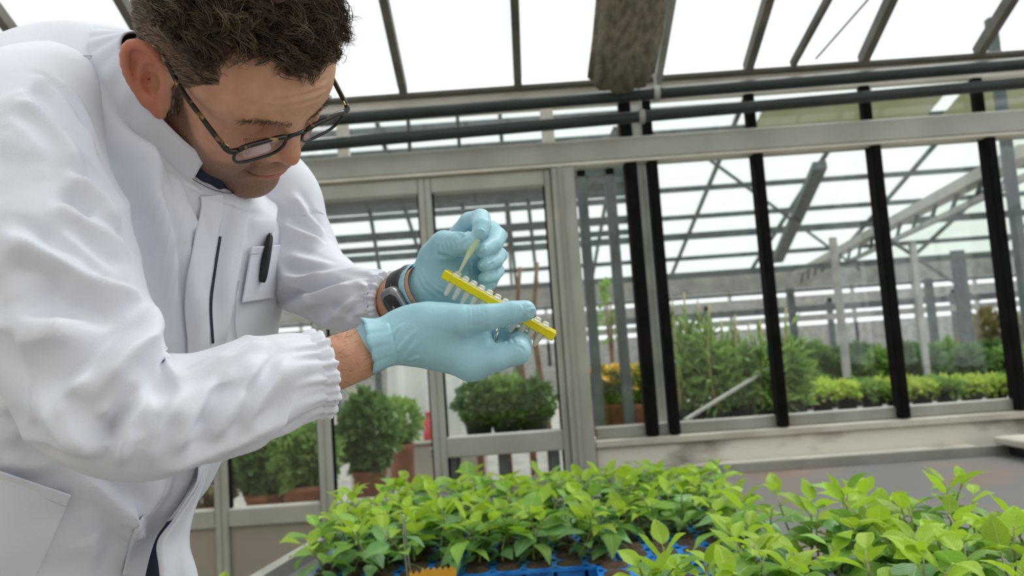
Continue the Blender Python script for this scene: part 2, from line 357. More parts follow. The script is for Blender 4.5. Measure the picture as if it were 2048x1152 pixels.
# steel posts standing close behind the glass
def vpost(px, py, Y, w, z1, m, dep=.06, name='column'):
    x = atY(px, py, Y)[0]; MB().box(x-w/2, x+w/2, Y, Y+dep, 0, z1, .004).build(name, M[m], far)
vpost(1182, 600, 4.4, .055, 2.55, 'steel'); vpost(1240, 600, 4.4, .055, 2.55, 'steel')
vpost(1303, 600, 3.62, .05, 2.5, 'steel_lt')
vpost(1690, 690, 8.5, .07, 2.4, 'steel_lt'); vpost(1850, 690, 9.5, .07, 2.4, 'steel_lt'); vpost(1935, 660, 12, .2, 2.5, 'steel')
vpost(2030, 380, 5.2, .06, 3.4, 'steel')
x = atY(1182, 560, 4.4)[0]; x2 = atY(1240, 560, 4.4)[0]
MB().bar((x, 4.42, 2.25), (x2+.05, 4.42, 2.6), .03, .03).build('post_brace', M['steel'], far)
MB().box(x-.3, x2+.1, 4.40, 4.46, 2.33, 2.40).build('post_tie', M['steel'], far)
a, b = atY(1370, 840, 4.0), atY(1540, 735, 4.6); MB().bar(a, b, .02, .012).build('diagonal_rod', M['steel_lt'], far)
# bars over the near part of that bay, seen through the doors (left)
for py, h in ((408, .05), (433, .045), (470, .05), (497, .045)):
    p = atY(770, py, 7.0); MB().box(-9, .62*7/3.4, 7.0, 7.06, p[2]-h/2, p[2]+h/2).build('vent_bar', M['steel'], far)
p = atY(770, 388, 6.2); MB().box(-9, 1.1, 6.2, 6.5, p[2]-.03, p[2]+.09).build('gutter_channel', M['steel'], far)
for px in (742, 850, 930, 1020, 1062): 
    a = atY(px-6, 400, 7.1); b = atY(px+24 if px < 900 else px+14, 580, 9.5); MB().bar(a, b, .035, .035).build('sash_bar', M['steel'], far)
p = atY(1040, 595, 8.0); MB().box(-2.5, 1.1, 8.0, 8.1, p[2]-.08, p[2]+.08).build('tie_beam', M['steel_lt'], far)
p = atY(1040, 650, 8.4); MB().box(-2.5, 1.1, 8.4, 8.5, p[2]-.05, p[2]+.05).build('tie_beam', M['steel_lt'], far)
# farthest end wall of the range
endw = empty('wall_far', (0, 26, 0)); tag(endw, kind='structure')
MB().box(-25, 27, 26, 26.2, 0, 1.75).build('end_sill', M['steel_lt'], endw)
MB().box(-25, 27, 18.2, 18.35, 1.72, 1.86).build('duct_rail', M['steel_lt'], endw)
MB().box(-25, 27, 22.2, 22.35, 2.05, 2.2).build('duct_rail', M['steel'], endw)
for k in range(27): MB().box(-25+k*2, -24.9+k*2, 26, 26.1, 1.0, 3.2).build('end_mullion', M['steel_lt'], endw)
MB().box(-25, 27, 25.9, 26.2, 2.35, 2.6).build('end_girder', M['steel_lt'], endw)
MB().box(-25, 27, 20.0, 20.15, 2.2, 2.4).build('mid_girder', M['steel_lt'], endw)
MB().box(-25, 27, 17.6, 17.7, 1.95, 2.05).build('pipe_rail', M['steel'], endw)
for x in np.arange(-20, 22, 3.1): MB().box(x-.06, x+.06, 20, 20.12, 0, 2.3).build('column', M['steel'], endw)
# ------------------------------------------------------------------ benches, trays and seedlings
BZ = .83
bench = empty('plant_bench', (1.6, 2.2, 0)); tag(bench, 'long greenhouse bench covered in stained grey felt, reaching the low wall', 'bench')
poly = [(-.20, .62), (4.6, .62), (4.6, YW-.13), (-.475, YW-.13), (-.765, 1.36), (-.20, 1.36)]
def prism(poly, z0, z1):
    n = len(poly); V = [(x, y, z0) for x, y in poly]+[(x, y, z1) for x, y in poly]
    return MB().add(V, [tuple(range(n))[::-1], tuple(range(n, 2*n))]+[(i, (i+1) % n, n+(i+1) % n, n+i) for i in range(n)])
prism(poly, BZ-.03, BZ).build('felt_top', M['felt'], bench)
for a, b in zip(poly, poly[1:]+poly[:1]):
    MB().bar((a[0], a[1], BZ+.0), (b[0], b[1], BZ+.0), .035, .075).build('edge_rail', M['alu'], bench)
for x, y in ((0, .8), (4.3, .8), (4.3, 3.0), (-.35, 3.0), (-.55, 1.55), (1.8, .8), (1.8, 3.0)): MB().box(x-.03, x+.03, y-.03, y+.03, 0, BZ-.03).build('leg', M['steel'], bench)
# tray of the right-hand end standing on the bench
e = empty('zinc_trough', (2.6, YW-.3, BZ)); tag(e, 'low cream trough with a painted-in shaded gap below at the right end of the bench', 'trough')
MB().box(1.88, 3.4, YW-.52, YW-.14, BZ+.045, BZ+.075, .006).build('lid', M['ledge'], e)
MB().box(1.93, 3.4, YW-.48, YW-.16, BZ+.001, BZ+.044).build('shade_gap_block', M['dark'], e)  # solid black block painting in the shaded gap under the lid

TR_Z = BZ+.062; PT = .068
def tray_mesh(nx, ny, seed):
    r = random.Random(seed); m = MB(); g = PT
    W_, D_ = nx*g, ny*g
    for i in range(nx):
        for j in range(ny):
            cx, cy = (i+.5)*g, (j+.5)*g; h = g/2; V = []; n = 16
            for k in range(n):
                t = 2*math.pi*(k+.5)/n; c, s = math.cos(t), math.sin(t); q = h/max(abs(c), abs(s)); V.append((cx+c*q, cy+s*q, 0))
            for rr, z in ((.80, 0.0), (.76, -.006), (.66, -.035), (.5, -.055)):
                for k in range(n):
                    t = 2*math.pi*(k+.5)/n; c, s = math.cos(t), math.sin(t); p = (abs(c)**5+abs(s)**5)**(-1/5)*h*rr
                    V.append((cx+c*p, cy+s*p, z))
            Fc = [(l*n+k, l*n+(k+1) % n, (l+1)*n+(k+1) % n, (l+1)*n+k) for l in range(4) for k in range(n)]
            m.add(V, Fc)
    # skirt with scalloped cell walls
    def side(p0, p1, nrm, cells):
        for c in range(cells):
            a = np.array(p0)+(np.array(p1)-np.array(p0))*c/cells; b = np.array(p0)+(np.array(p1)-np.array(p0))*(c+1)/cells
            nr = np.array(nrm)*.004; inn = np.array(nrm)*-.012; dn = np.array((0, 0, -.058)); d = (b-a)
            V = [a, b, b+nr, a+nr, b+nr+(0, 0, -.007), a+nr+(0, 0, -.007), b-d*.06+(0, 0, -.008), a+d*.06+(0, 0, -.008), b-d*.12+inn+dn, a+d*.12+inn+dn]
            V += [a+inn*2+(0, 0, -.008), b+inn*2+(0, 0, -.008)]
            m.add(V, [(0, 1, 2, 3), (3, 2, 4, 5), (5, 4, 6, 7), (7, 6, 8, 9), (7, 9, 10), (6, 11, 8)])
    side((0, 0, 0), (W_, 0, 0), (0, -1, 0), nx); side((W_, 0, 0), (W_, D_, 0), (1, 0, 0), ny); side((W_, D_, 0), (0, D_, 0), (0, 1, 0), nx); side((0, D_, 0), (0, 0, 0), (-1, 0, 0), ny)
    return m
def soil_mesh(seed):
    r = random.Random(seed); V = [(0, 0, .004)]; n = 12
    for rr, z in ((.35, .004), (.7, .002), (1.0, -.004)):
        for k in range(n):
            t = 2*math.pi*k/n; c, s = math.cos(t), math.sin(t); p = (abs(c)**5+abs(s)**5)**(-1/5)*PT/2*.94*rr
            V.append((c*p, s*p, z+r.uniform(-.0025, .003)))
    Fc = [(0, 1+k, 1+(k+1) % n) for k in range(n)]+[(1+l*n+k, 1+(l+1)*n+k, 1+(l+1)*n+(k+1) % n, 1+l*n+(k+1) % n) for l in range(2) for k in range(n)]
    me = bpy.data.meshes.new('soil_plug'); me.from_pydata(V, [], Fc); me.materials.append(M['soil']); me.polygons.foreach_set('use_smooth', [True]*len(me.polygons)); return me
SOIL = [soil_mesh(i) for i in range(4)]
# --- leaves
M['leaf_y'] = leaf_mat('young_leaf', (.44, .60, .03), (.32, .52, .03), .42, .42, .22, True)
M['leaf_m'] = leaf_mat('mid_leaf', (.26, .47, .05), (.19, .40, .055), .38, .38, .25, True)
M['leaf_d'] = leaf_mat('mature_leaf', (.19, .39, .12), (.13, .31, .10), .28, .32, .28, True)
M['stem'] = mat('green_stem', (.20, .28, .06), .5, 0, (.22, .16, .07), 40)
def leaf_mesh(name, mt, wid, droop, cup, tip, seed):
    r = random.Random(seed); nu, nv = 9, 7; V = []
    for i in range(nu):
        u = i/(nu-1); w = wid*(math.sin(math.pi*u**.82)**.8)*(1-.18*u)
        if i in (0, nu-1): w = .012
        for j in range(nv):
            v = (j/(nv-1)-.5)*2
            ser = (1+.05*math.sin(i*3.1+j)) if abs(v) == 1 else 1
            x = .16+u*.84; y = v*w*ser
            z = -droop*u*u+cup*abs(v)*w*1.3+.02*math.sin(u*9+abs(v)*2)*abs(v)-.012*(abs(v) < .1)+tip*max(0, u-.8)*-1.2
            V.append((x, y, z))
    Fc = [tuple(q) for q in grid_faces(nu, nv)]
    me = bpy.data.meshes.new(name)
    # petiole
    b = len(V); n = 5
    for t, rr in ((0, .018), (.09, .014), (.18, .012)):
        for k in range(n): V.append((t, rr*math.cos(2*math.pi*k/n), rr*math.sin(2*math.pi*k/n)-.004))
    Fc += [(b+l*n+k, b+l*n+(k+1) % n, b+(l+1)*n+(k+1) % n, b+(l+1)*n+k) for l in range(2) for k in range(n)]
    me.from_pydata(V, [], Fc); me.materials.append(mt); me.polygons.foreach_set('use_smooth', [True]*len(me.polygons)); me.update()
    return me
LEAF = {'y': [leaf_mesh('leaf', M['leaf_y'], w, d, c, t, i) for i, (w, d, c, t) in enumerate(((.28, .10, .30, .1), (.25, .28, .35, .1), (.31, -.08, .30, 0), (.27, .40, .2, .2)))],
        'm': [leaf_mesh('leaf', M['leaf_m'], w, d, c, t, i+9) for i, (w, d, c, t) in enumerate(((.33, .22, .22, .1), (.30, .42, .16, .2), (.36, .12, .26, .1), (.32, .32, .10, .1)))],
        'd': [leaf_mesh('leaf', M['leaf_d'], w, d, c, t, i+19) for i, (w, d, c, t) in enumerate(((.35, .30, .14, .1), (.32, .50, .10, .2), (.38, .2, .18, .1), (.34, .38, -.05, .1)))]}
def stem_mesh(h, bend, seed):
    r = random.Random(seed); P = [(bend*t*t*.03, bend*.02*math.sin(t*2), h*t) for t in np.linspace(0, 1, 6)]
    m = MB().tube(P, np.linspace(.0026, .0014, 6), 6)
    me = bpy.data.meshes.new('stem'); me.from_pydata(m.v, [], m.f); me.materials.append(M['stem']); me.polygons.foreach_set('use_smooth', [True]*len(me.polygons)); return me
STEMS = {}
def seedling(x, y, z, h, seed, label, group, nl=None, big=1.0, yell=.35):
    r = random.Random(seed); e = empty('seedling', (x, y, z)); tag(e, label, 'seedling', group)
    e.rotation_euler = (r.uniform(-.12, .12), r.uniform(-.12, .12), r.uniform(0, 6.28))
    key = (round(h*60)/60, seed % 5)
    if key not in STEMS: STEMS[key] = stem_mesh(1.0, (seed % 5)-2, seed)
    st = bpy.data.objects.new('stem', STEMS[key]); COL.objects.link(st); st.parent = e; st.scale = (1, 1, h)
    nl = nl or r.randint(8, 10); az = r.uniform(0, 6.28)
    for k in range(nl):
        t = (k+.6)/nl; az += 2.4+r.uniform(-.35, .35)
        hh = h*(.22+.78*t)
        if t < .28: L = r.uniform(.036, .050); el = r.uniform(-.35, .2); kd = 'd'
        elif t < .72: L = r.uniform(.056, .080); el = r.uniform(-.1, .45); kd = 'm' if r.random() < .6 else ('d' if r.random() > yell else 'y')
        else: L = r.uniform(.042, .064)*(1.15-.35*(t-.72)/.28); el = r.uniform(.35, 1.0); kd = 'y' if r.random() < .45+yell else 'm'
        L *= big*1.12
        o = bpy.data.objects.new('leaf', LEAF[kd][r.randrange(4)]); COL.objects.link(o); o.parent = e
        bx = ((seed % 5)-2)*(hh/h)**2*.03
        o.location = (bx, ((seed % 5)-2)*.02*math.sin(hh/h*2), hh)
        o.rotation_euler = (r.uniform(-.35, .35), -el, az); o.scale = (L, L, L)
    return e
ROWN = ['front', 'second', 'third', 'fourth', 'fifth', 'sixth', 'seventh', 'eighth', 'ninth', 'tenth']; COLN = ['leftmost', 'second from left', 'middle', 'second from right', 'rightmost']
def tray(x, y, nx, ny, rz, label, slabel, sgroup, hmin, hmax, skip=(), seed=0, big=1.0, prob=.97, yell=.35, only=None):
    e = empty('cell_tray', (x, y, TR_Z), rz); tag(e, label, 'tray', 'blue seedling trays')
    b = tray_mesh(nx, ny, seed).build('tray_body', M['blue'], e); b.location = (0, 0, 0)
    r = random.Random(seed); ca, sa = math.cos(rz), math.sin(rz)
    for i in range(nx):
        for j in range(ny):
            s = bpy.data.objects.new('soil_plug', SOIL[r.randrange(4)]); COL.objects.link(s); s.parent = e
            s.location = ((i+.5)*PT, (j+.5)*PT, .0025); s.rotation_euler.z = r.randrange(4)*math.pi/2; s.scale = (r.uniform(.86, 1.0), r.uniform(.86, 1.0), 1)
            if (i, j) in skip or r.random() > prob: continue
            if only and not only(i, j): continue
            px, py = (i+.5)*PT+r.uniform(-.008, .008), (j+.5)*PT+r.uniform(-.008, .008)
            seedling(x+px*ca-py*sa, y+px*sa+py*ca, TR_Z-.006, r.uniform(hmin, hmax), seed*1000+i*40+j, f'{slabel}, {ROWN[j]} row, {COLN[i]}', sgroup, big=big, yell=yell)
tray(-.500, 1.77, 5, 10, .0, 'blue cell tray of green seedlings, leftmost of the three at the back', 'leafy green seedling in the leftmost back tray', 'seedlings in the leftmost back tray', .10, .135, seed=1, big=1.0)
tray(-.153, 1.775, 5, 10, .01, 'blue cell tray of green seedlings, middle one of the three at the back', 'leafy green seedling in the middle back tray', 'seedlings in the middle back tray', .095, .13, seed=2, big=.95)
tray(.200, 1.815, 5, 10, -.01, 'blue cell tray of green seedlings at the back beside the bare grey felt', 'green seedling in back tray by bare felt', 'seedlings in the right back tray', .09, .13, seed=3, big=.95, prob=.94, only=lambda i, j: not (i < 3 and j < 2))
tray(.120, 1.19, 5, 9, -.04, 'blue cell tray with some bare soil cells, at the front of the bench', 'bright seedling in front tray with bare cells', 'seedlings in the near left tray', .10, .14, seed=4, big=1.0, yell=.45, only=lambda i, j: j <= (1, 2, 2, 4, 8)[i])
tray(.478, 1.09, 5, 9, -.06, 'blue cell tray packed with tall seedlings, nearest the right edge', 'tall seedling in packed lower-right front tray', 'seedlings in the near right tray', .115, .165, seed=5, big=1.05, yell=.4)
# wire hook and yellow plant tag at the front of the trays
e = empty('wire_hook', tuple(atY(822, 1152, 1.72)-(0, 0, .08))); tag(e, 'thin bent steel wire standing in front of the seedling trays', 'wire')
h0, h1 = atY(806, 1030, 1.72), atY(815, 1160, 1.72)
def wirepath(off):
    return [h1+(off, 0, -.13), h1+(off, 0, 0), h1+(h0-h1)*.5+(off*.6-.001, 0, 0), h1+(h0-h1)*.93+(off*.25, 0, 0), h0]
M['wire'] = mat('bright_wire', (.55, .53, .50), .25, .9)
MB().tube(catmull(wirepath(0), 20), .0022, 8).build('wire_leg', M['wire'], e, True)
MB().tube(catmull(wirepath(.008), 20), .0018, 8).build('wire_leg', M['wire'], e, True)
M['tagy'] = mat('yellow_plastic_tag', (.80, .42, .04), .4, 0, (.72, .33, .02), 30)
a, b = atY(818, 1146, 1.70), atY(912, 1141, 1.70); m = MB(); n = 24; V = []
for i in range(n+1):
    t = i/n; p = a+(b-a)*t; up = .004*math.sin(i*2.1)+(.006 if t > .25 else 0)
    V += [(p[0], p[1], p[2]-.20), (p[0], p[1], p[2]+up), (p[0], p[1]+.002, p[2]+up), (p[0], p[1]+.002, p[2]-.20)]
m.add(V, [(i*4+k, i*4+(k+1) % 4, i*4+4+(k+1) % 4, i*4+4+k) for i in range(n) for k in range(4)]+[(0, 1, 2, 3), (n*4+3, n*4+2, n*4+1, n*4)])
o = m.build('plant_tag', M['tagy']); tag(o, 'yellow-orange plastic tag with a ragged top edge beside the wire', 'plant tag')
# potted seedling at the bottom left, only its top leaf shows
p = atZ(448, 1165, .90)
seedling(float(p[0]), float(p[1]), BZ+.001, .062, 777, 'single low seedling beside the man\'s coat at the bench corner', None, big=1.0)

# ------------------------------------------------------------------ plants of the neighbouring bay
M['bush_d'] = leaf_mat('dark_foliage', (.085, .17, .045), (.14, .25, .07), .3, .5, .15)
M['bush_m'] = leaf_mat('mid_foliage', (.19, .34, .07), (.28, .42, .11), .35, .5, .15)
M['bush_y'] = leaf_mat('yellow_green_foliage', (.50, .58, .10), (.36, .52, .10), .4, .5, .15)
M['bush_b'] = leaf_mat('olive_brown_foliage', (.24, .22, .08), (.32, .26, .12), .35, .6, .15)
M['flower'] = leaf_mat('yellow_blossom', (.85, .50, .03), (.9, .62, .1), .3, .5, .1)
M['bark'] = mat('brown_bark', (.17, .09, .055), .85, 0, (.25, .15, .09), 14)
M['cane'] = mat('yellow_green_cane', (.38, .38, .14), .5, 0, (.45, .35, .16), 10)
def leaves_mesh(name, C, R, n, L, mt, parent, seed, up=.2, wid=.35, shell=.55):
    g = np.random.default_rng(seed)
    d = g.normal(size=(n, 3)); d /= np.linalg.norm(d, axis=1)[:, None]; rad = g.uniform(shell, 1, n)[:, None]**.6
    lump = 1+.22*np.sin(d[:, :1]*5+seed)*np.cos(d[:, 1:2]*4+seed*2)
    P = np.array(C)+d*rad*lump*np.array(R)
    ax = d+g.normal(size=(n, 3))*.7+np.array((0, 0, up)); ax /= np.linalg.norm(ax, axis=1)[:, None]
    sd = np.cross(ax, g.normal(size=(n, 3))); sd /= np.linalg.norm(sd, axis=1)[:, None]; nm = np.cross(ax, sd)
    l = (L*g.uniform(.6, 1.3, n))[:, None]
    V = np.stack([P, P+ax*l*.5+sd*l*wid+nm*l*.08, P+ax*l-nm*l*.12, P+ax*l*.5-sd*l*wid+nm*l*.08], 1).reshape(-1, 3)
    i = np.arange(n)*4; Q = np.concatenate([np.stack([i, i+1, i+2], 1), np.stack([i, i+2, i+3], 1)])
    return quads_obj(name, V, Q, mt, parent, False)
def pot(m, x, y, z0, z1, r0, r1, n=20):
    V = []
    for rr, z in ((r0*.9, z0), (r0, z0+.001), (r1, z1-.03), (r1*1.08, z1-.03), (r1*1.08, z1), (r1*.95, z1), (r1*.9, z1-.02), (.001, z1-.02)):
        V += [(x+rr*math.cos(2*math.pi*k/n), y+rr*math.sin(2*math.pi*k/n), z) for k in range(n)]
    m.add(V, [tuple(q) for q in grid_faces(8, n, True)]+[tuple(range(n))[::-1]]); return m
SEED = [100]
def shrub(px, py0, py1, Y, wpx, label, mt='bush_m', L=.06, n=700, pt=None, potm='terracotta', name='potted_shrub', flowers=0, group=None, cat='shrub', dens=1.0, zb=None):
    """py0 top pixel, py1 bottom pixel of the crown; pt = pixel of the pot base"""
    SEED[0] += 1; top = atY(px, py0, Y); bot = atY(px, py1, Y); z0 = 0.0 if zb is None else zb
    e = empty(name, (float(bot[0]), Y, z0)); tag(e, label, cat, group)
    if zb is not None and zb > 0 and bot[2] < zb+.09: bot = bot.copy(); bot[2] = zb+.09
    R = (abs(wpx)*Y/FPX/2, abs(wpx)*Y/FPX/2*.9, max(.05, (top[2]-bot[2])/2)); C = ((top[0]+bot[0])/2, Y, (top[2]+bot[2])/2)
    leaves_mesh('foliage', C, R, int(n*dens), L, M[mt], e, SEED[0])
    if flowers: leaves_mesh('blossom', (C[0], C[1]-.02, C[2]+R[2]*.55), (R[0]*.9, R[1]*.9, R[2]*.5), flowers, L*1.1, M['flower'], e, SEED[0]+500, wid=.5, shell=.8)
    zp = z0
    if pt is not None:
        zp = atY(px, pt, Y)[2]; rp_ = min(R[0]*.7, .22)
        pot(MB(), C[0], Y, z0+.001, max(zp, z0+.12), rp_*.8, rp_).build('pot', M[potm], e, True); zp = max(zp, z0+.12)-.03
    g = random.Random(SEED[0]); m = MB()
    for k in range(4):
        m.tube(catmull([(C[0]+g.uniform(-.02, .02), Y+g.uniform(-.02, .02), zp), (C[0]+g.uniform(-.4, .4)*R[0], Y, (zp+C[2])/2), (C[0]+g.uniform(-.6, .6)*R[0], Y+g.uniform(-.3, .3)*R[1], C[2]+R[2]*.5)], 7), np.linspace(.014, .005, 7), 6)
    m.build('stem', M['bark'], e, True)
    return e
def far_bench(name, x0, x1, y0, y1, z, label):
    e = empty(name, ((x0+x1)/2, (y0+y1)/2, 0)); tag(e, label, 'bench')
    MB().box(x0, x1, y0, y1, z-.05, z, .005).build('bench_top', M['steel_lt'], e)
    for x in (x0+.1, (x0+x1)/2, x1-.1):
        for y in (y0+.08, y1-.08): MB().box(x-.025, x+.025, y-.025, y+.025, 0, z-.05).build('leg', M['steel'], e)
    return e
ORD = ['first', 'second', 'third', 'fourth', 'fifth', 'sixth', 'seventh', 'eighth', 'ninth', 'tenth', 'eleventh', 'twelfth']
# bench right behind the window band, with its planters
far_bench('display_bench', .30, 1.52, 4.35, 5.0, .86, 'display bench close behind the second window, under canes and pots')
far_bench('growing_bench', 1.75, 5.2, 5.5, 6.7, .80, 'wide growing bench covered with low yellow-green plants')
far_bench('growing_bench', 2.6, 9.0, 9.4, 10.8, .72, 'distant growing bench carrying rows of dark shrubs')
far_bench('side_bench', -.50, .27, 4.35, 4.9, .90, 'narrow bench behind the right-hand door, under black pots')
for k, px in enumerate((1195, 1232, 1272)):
    shrub(px, 742, 800, 4.6, 62, ['yellow-flowering plant in a clay pot behind the grey post', 'yellow-flowering plant in the middle clay pot behind the first pane', 'yellow-flowering plant in a clay pot against the black mullion'][k], 'bush_m', .05, 500, 806, flowers=60, group='flowering pots', zb=.86, name='flowering_plant')
# tall canes behind the second window
for k, (px, top, Yc) in enumerate(((1345, 600, 4.6), (1368, 585, 4.8), (1395, 600, 4.7), (1418, 610, 4.55), (1442, 640, 4.75), (1470, 630, 4.6), (1496, 650, 4.8), (1520, 640, 4.6), (1546, 660, 4.7), (1572, 615, 4.75))):
    b = atY(px+16, 822, Yc); t = atY(px, top, Yc); g = random.Random(k+40)
    e = empty('cane_plant', (float(b[0]), Yc, .86)); tag(e, f'tall thin cane plant behind the windows, {ORD[k]} cane from the left', 'cane plant', 'canes behind the second window')
    pot(MB(), b[0], Yc, .861, .99, .05, .062).build('pot', M['dark'], e, True)
    bb = np.array((b[0], Yc, .97)); P = catmull([bb, bb+(t-bb)*.5+(g.uniform(-.03, .03), 0, 0), t], 8)
    MB().tube(P, np.linspace(.012, .006, 8), 6).build('cane', M['cane'], e, True)
    leaves_mesh('foliage', (bb+t)/2+(0, 0, -.08), (.10, .10, (t[2]-bb[2])*.46), 120, .10, M['bush_m' if k % 2 else 'bush_d'], e, 60+k, .3, .10, .2)
    leaves_mesh('lower_foliage', bb+(0, 0, .16), (.13, .10, .18), 110, .09, M['bush_d' if k % 3 else 'bush_m'], e, 90+k, .3, .14, .2)
for k in range(20):
    px = 1592+(k % 10)*50; Yk = 5.8 if k < 10 else 6.3
    z0 = atY(px, 800, Yk); 
    shrub(px+(20 if k >= 10 else 0), 768-(k >= 10)*4, 806-(k >= 10)*8, Yk, 60, f'low bedding plant on the growing bench, {"front" if k < 10 else "back"} row, {ORD[k % 10]} from left', 'bush_y' if k % 3 else 'bush_m', .05, 260, 806 if k < 10 else 798, 'dark', group='bedding plants on the growing bench', zb=.80, name='bedding_plant', cat='plant')
for k in range(11):
    px = 1590+k*44; Yk = 9.8+(k % 2)*.5
    shrub(px, 682+(k*37 % 25), 768, Yk, 60, f'dark green shrub on the distant bench, {ORD[k]} from the left', ('bush_d', 'bush_m', 'bush_d')[k % 3], .12, 420, 772, 'dark', group='dark shrubs on the distant bench', zb=.72, name='far_shrub')
shrub(1992, 630, 760, 13.0, 120, 'olive-brown bushy tree at the far right beyond the shrubs', 'bush_b', .16, 900, None, name='far_tree', cat='tree')
shrub(1345, 640, 790, 12.0, 90, 'mid-green bush far behind the canes', 'bush_m', .14, 500, None, name='far_bush')
shrub(1215, 575, 690, 5.4, 34, 'thin climbing plant trailing between the two steel posts', 'bush_m', .07, 60, None, name='climber', cat='climbing plant')
# behind the doors
shrub(612, 860, 965, 4.25, 130, 'dense leafy shrub in a terracotta planter behind the left glazed bay', 'bush_m', .07, 900, 968, zb=0)
shrub(530, 870, 985, 4.35, 110, 'dark leafy shrub in a terracotta planter beside the coat', 'bush_d', .07, 800, 985, zb=0)
shrub(420, 900, 1000, 4.3, 100, 'pale twiggy shrub in a clay planter seen just below the coat sleeve', 'bush_b', .06, 500, 1010, zb=0)
shrub(735, 790, 945, 4.5, 90, 'tall dark shrub in a brown pot behind the middle glazed bay', 'bush_d', .07, 900, 940, zb=0)
shrub(800, 800, 885, 5.6, 70, 'small yellowish shrub beside the grey cabinet behind the glass', 'bush_m', .06, 500, 888, zb=0)
for k, (px, w, h0) in enumerate(((955, 56, 765), (1010, 60, 755), (1065, 60, 765))):
    shrub(px, h0, 845, 4.6, w+24, ['leafy plant in the left black pot behind the right-hand door', 'leafy plant in the middle black pot behind the right-hand door', 'leafy plant in the right black pot behind the right-hand door'][k], 'bush_m' if k == 1 else 'bush_d', .06, 420, 836, 'dark', zb=.90)
for k, (px, Yk) in enumerate(((945, 5.2), (1000, 5.0), (1050, 5.3), (1085, 5.1))):
    p = atY(px, 760, Yk); o = MB().tube(catmull([(p[0], Yk, 0), (p[0]+.02, Yk, .8), (p[0]-.03, Yk, 1.5), (p[0]+.02, Yk, 1.95)], 9), np.linspace(.028, .012, 9), 8).build('tree_trunk', M['bark'], None, True)
    tag(o, f'slim brown trunk behind the black pots, {ORD[k]} from the left', 'trunk', 'slim trunks behind the door')
# grey cabinet, red bottle and pale sheet far behind the middle bay
p = atY(840, 880, 6.4)
e = empty('grey_cabinet', (float(p[0]), 6.4, 0)); tag(e, 'plain grey-brown cabinet standing behind the middle glazed bay', 'cabinet')
z = atY(830, 885, 6.4)[2]
for k in range(3): MB().box(p[0]-.42+k*.30, p[0]-.13+k*.30, 6.4, 6.42, .05, z-.03, .004).build('cabinet_door', M['taupe'], e)
MB().box(p[0]-.44, p[0]+.50, 6.42, 6.9, 0, z-.02).build('cabinet_body', M['taupe'], e); MB().box(p[0]-.46, p[0]+.52, 6.38, 6.92, z-.02, z, .004).build('cabinet_top', M['alu'], e)
M['red'] = mat('red_plastic', (.55, .06, .07), .4); M['paper'] = mat('white_sheet', (.80, .80, .76), .8, 0, (.7, .72, .68), 5)
q = atY(857, 880, 6.5); m = MB(); V = []
for rr, zz in ((.04, 0), (.045, .01), (.045, .13), (.018, .17), (.018, .20), (.022, .20), (.022, .225), (.001, .225)):
    V += [(q[0]+rr*math.cos(k*.5236), 6.55+rr*math.sin(k*.5236), z+zz) for k in range(12)]
o = mesh_obj('spray_bottle', V, [tuple(f) for f in grid_faces(8, 12, True)], M['red']); tag(o, 'small red bottle standing on the grey cabinet', 'bottle')
e = empty('fleece_roll', (float(q[0])-.05, 7.2, 0)); tag(e, 'white fleece sheet hanging behind the red bottle', 'fleece')
V = []
for i in range(14):
    for j in range(10):
        V.append((q[0]-.42+.062*i, 7.2+.05*math.sin(i*1.7)+.02*math.sin(j), .55+.11*j+(.03*math.sin(i*2.3) if j == 9 else 0)))
o = mesh_obj('sheet', V, [tuple(f) for f in grid_faces(14, 10)], M['paper'], e); o.modifiers.new('thick', 'SOLIDIFY').thickness = .004
for dx in (-.40, .36): MB().box(q[0]+dx, q[0]+dx+.03, 7.25, 7.28, 0, 1.6).build('stake', M['steel_lt'], e)
for k, px in enumerate((700, 780, 800, 835, 870)):
    p = atY(px, 760, 7.6); MB().box(p[0]-.04, p[0]+.04, 7.6, 7.66, 0, 2.0).build('column', M['steel_lt' if k % 2 else 'ledge'], far)
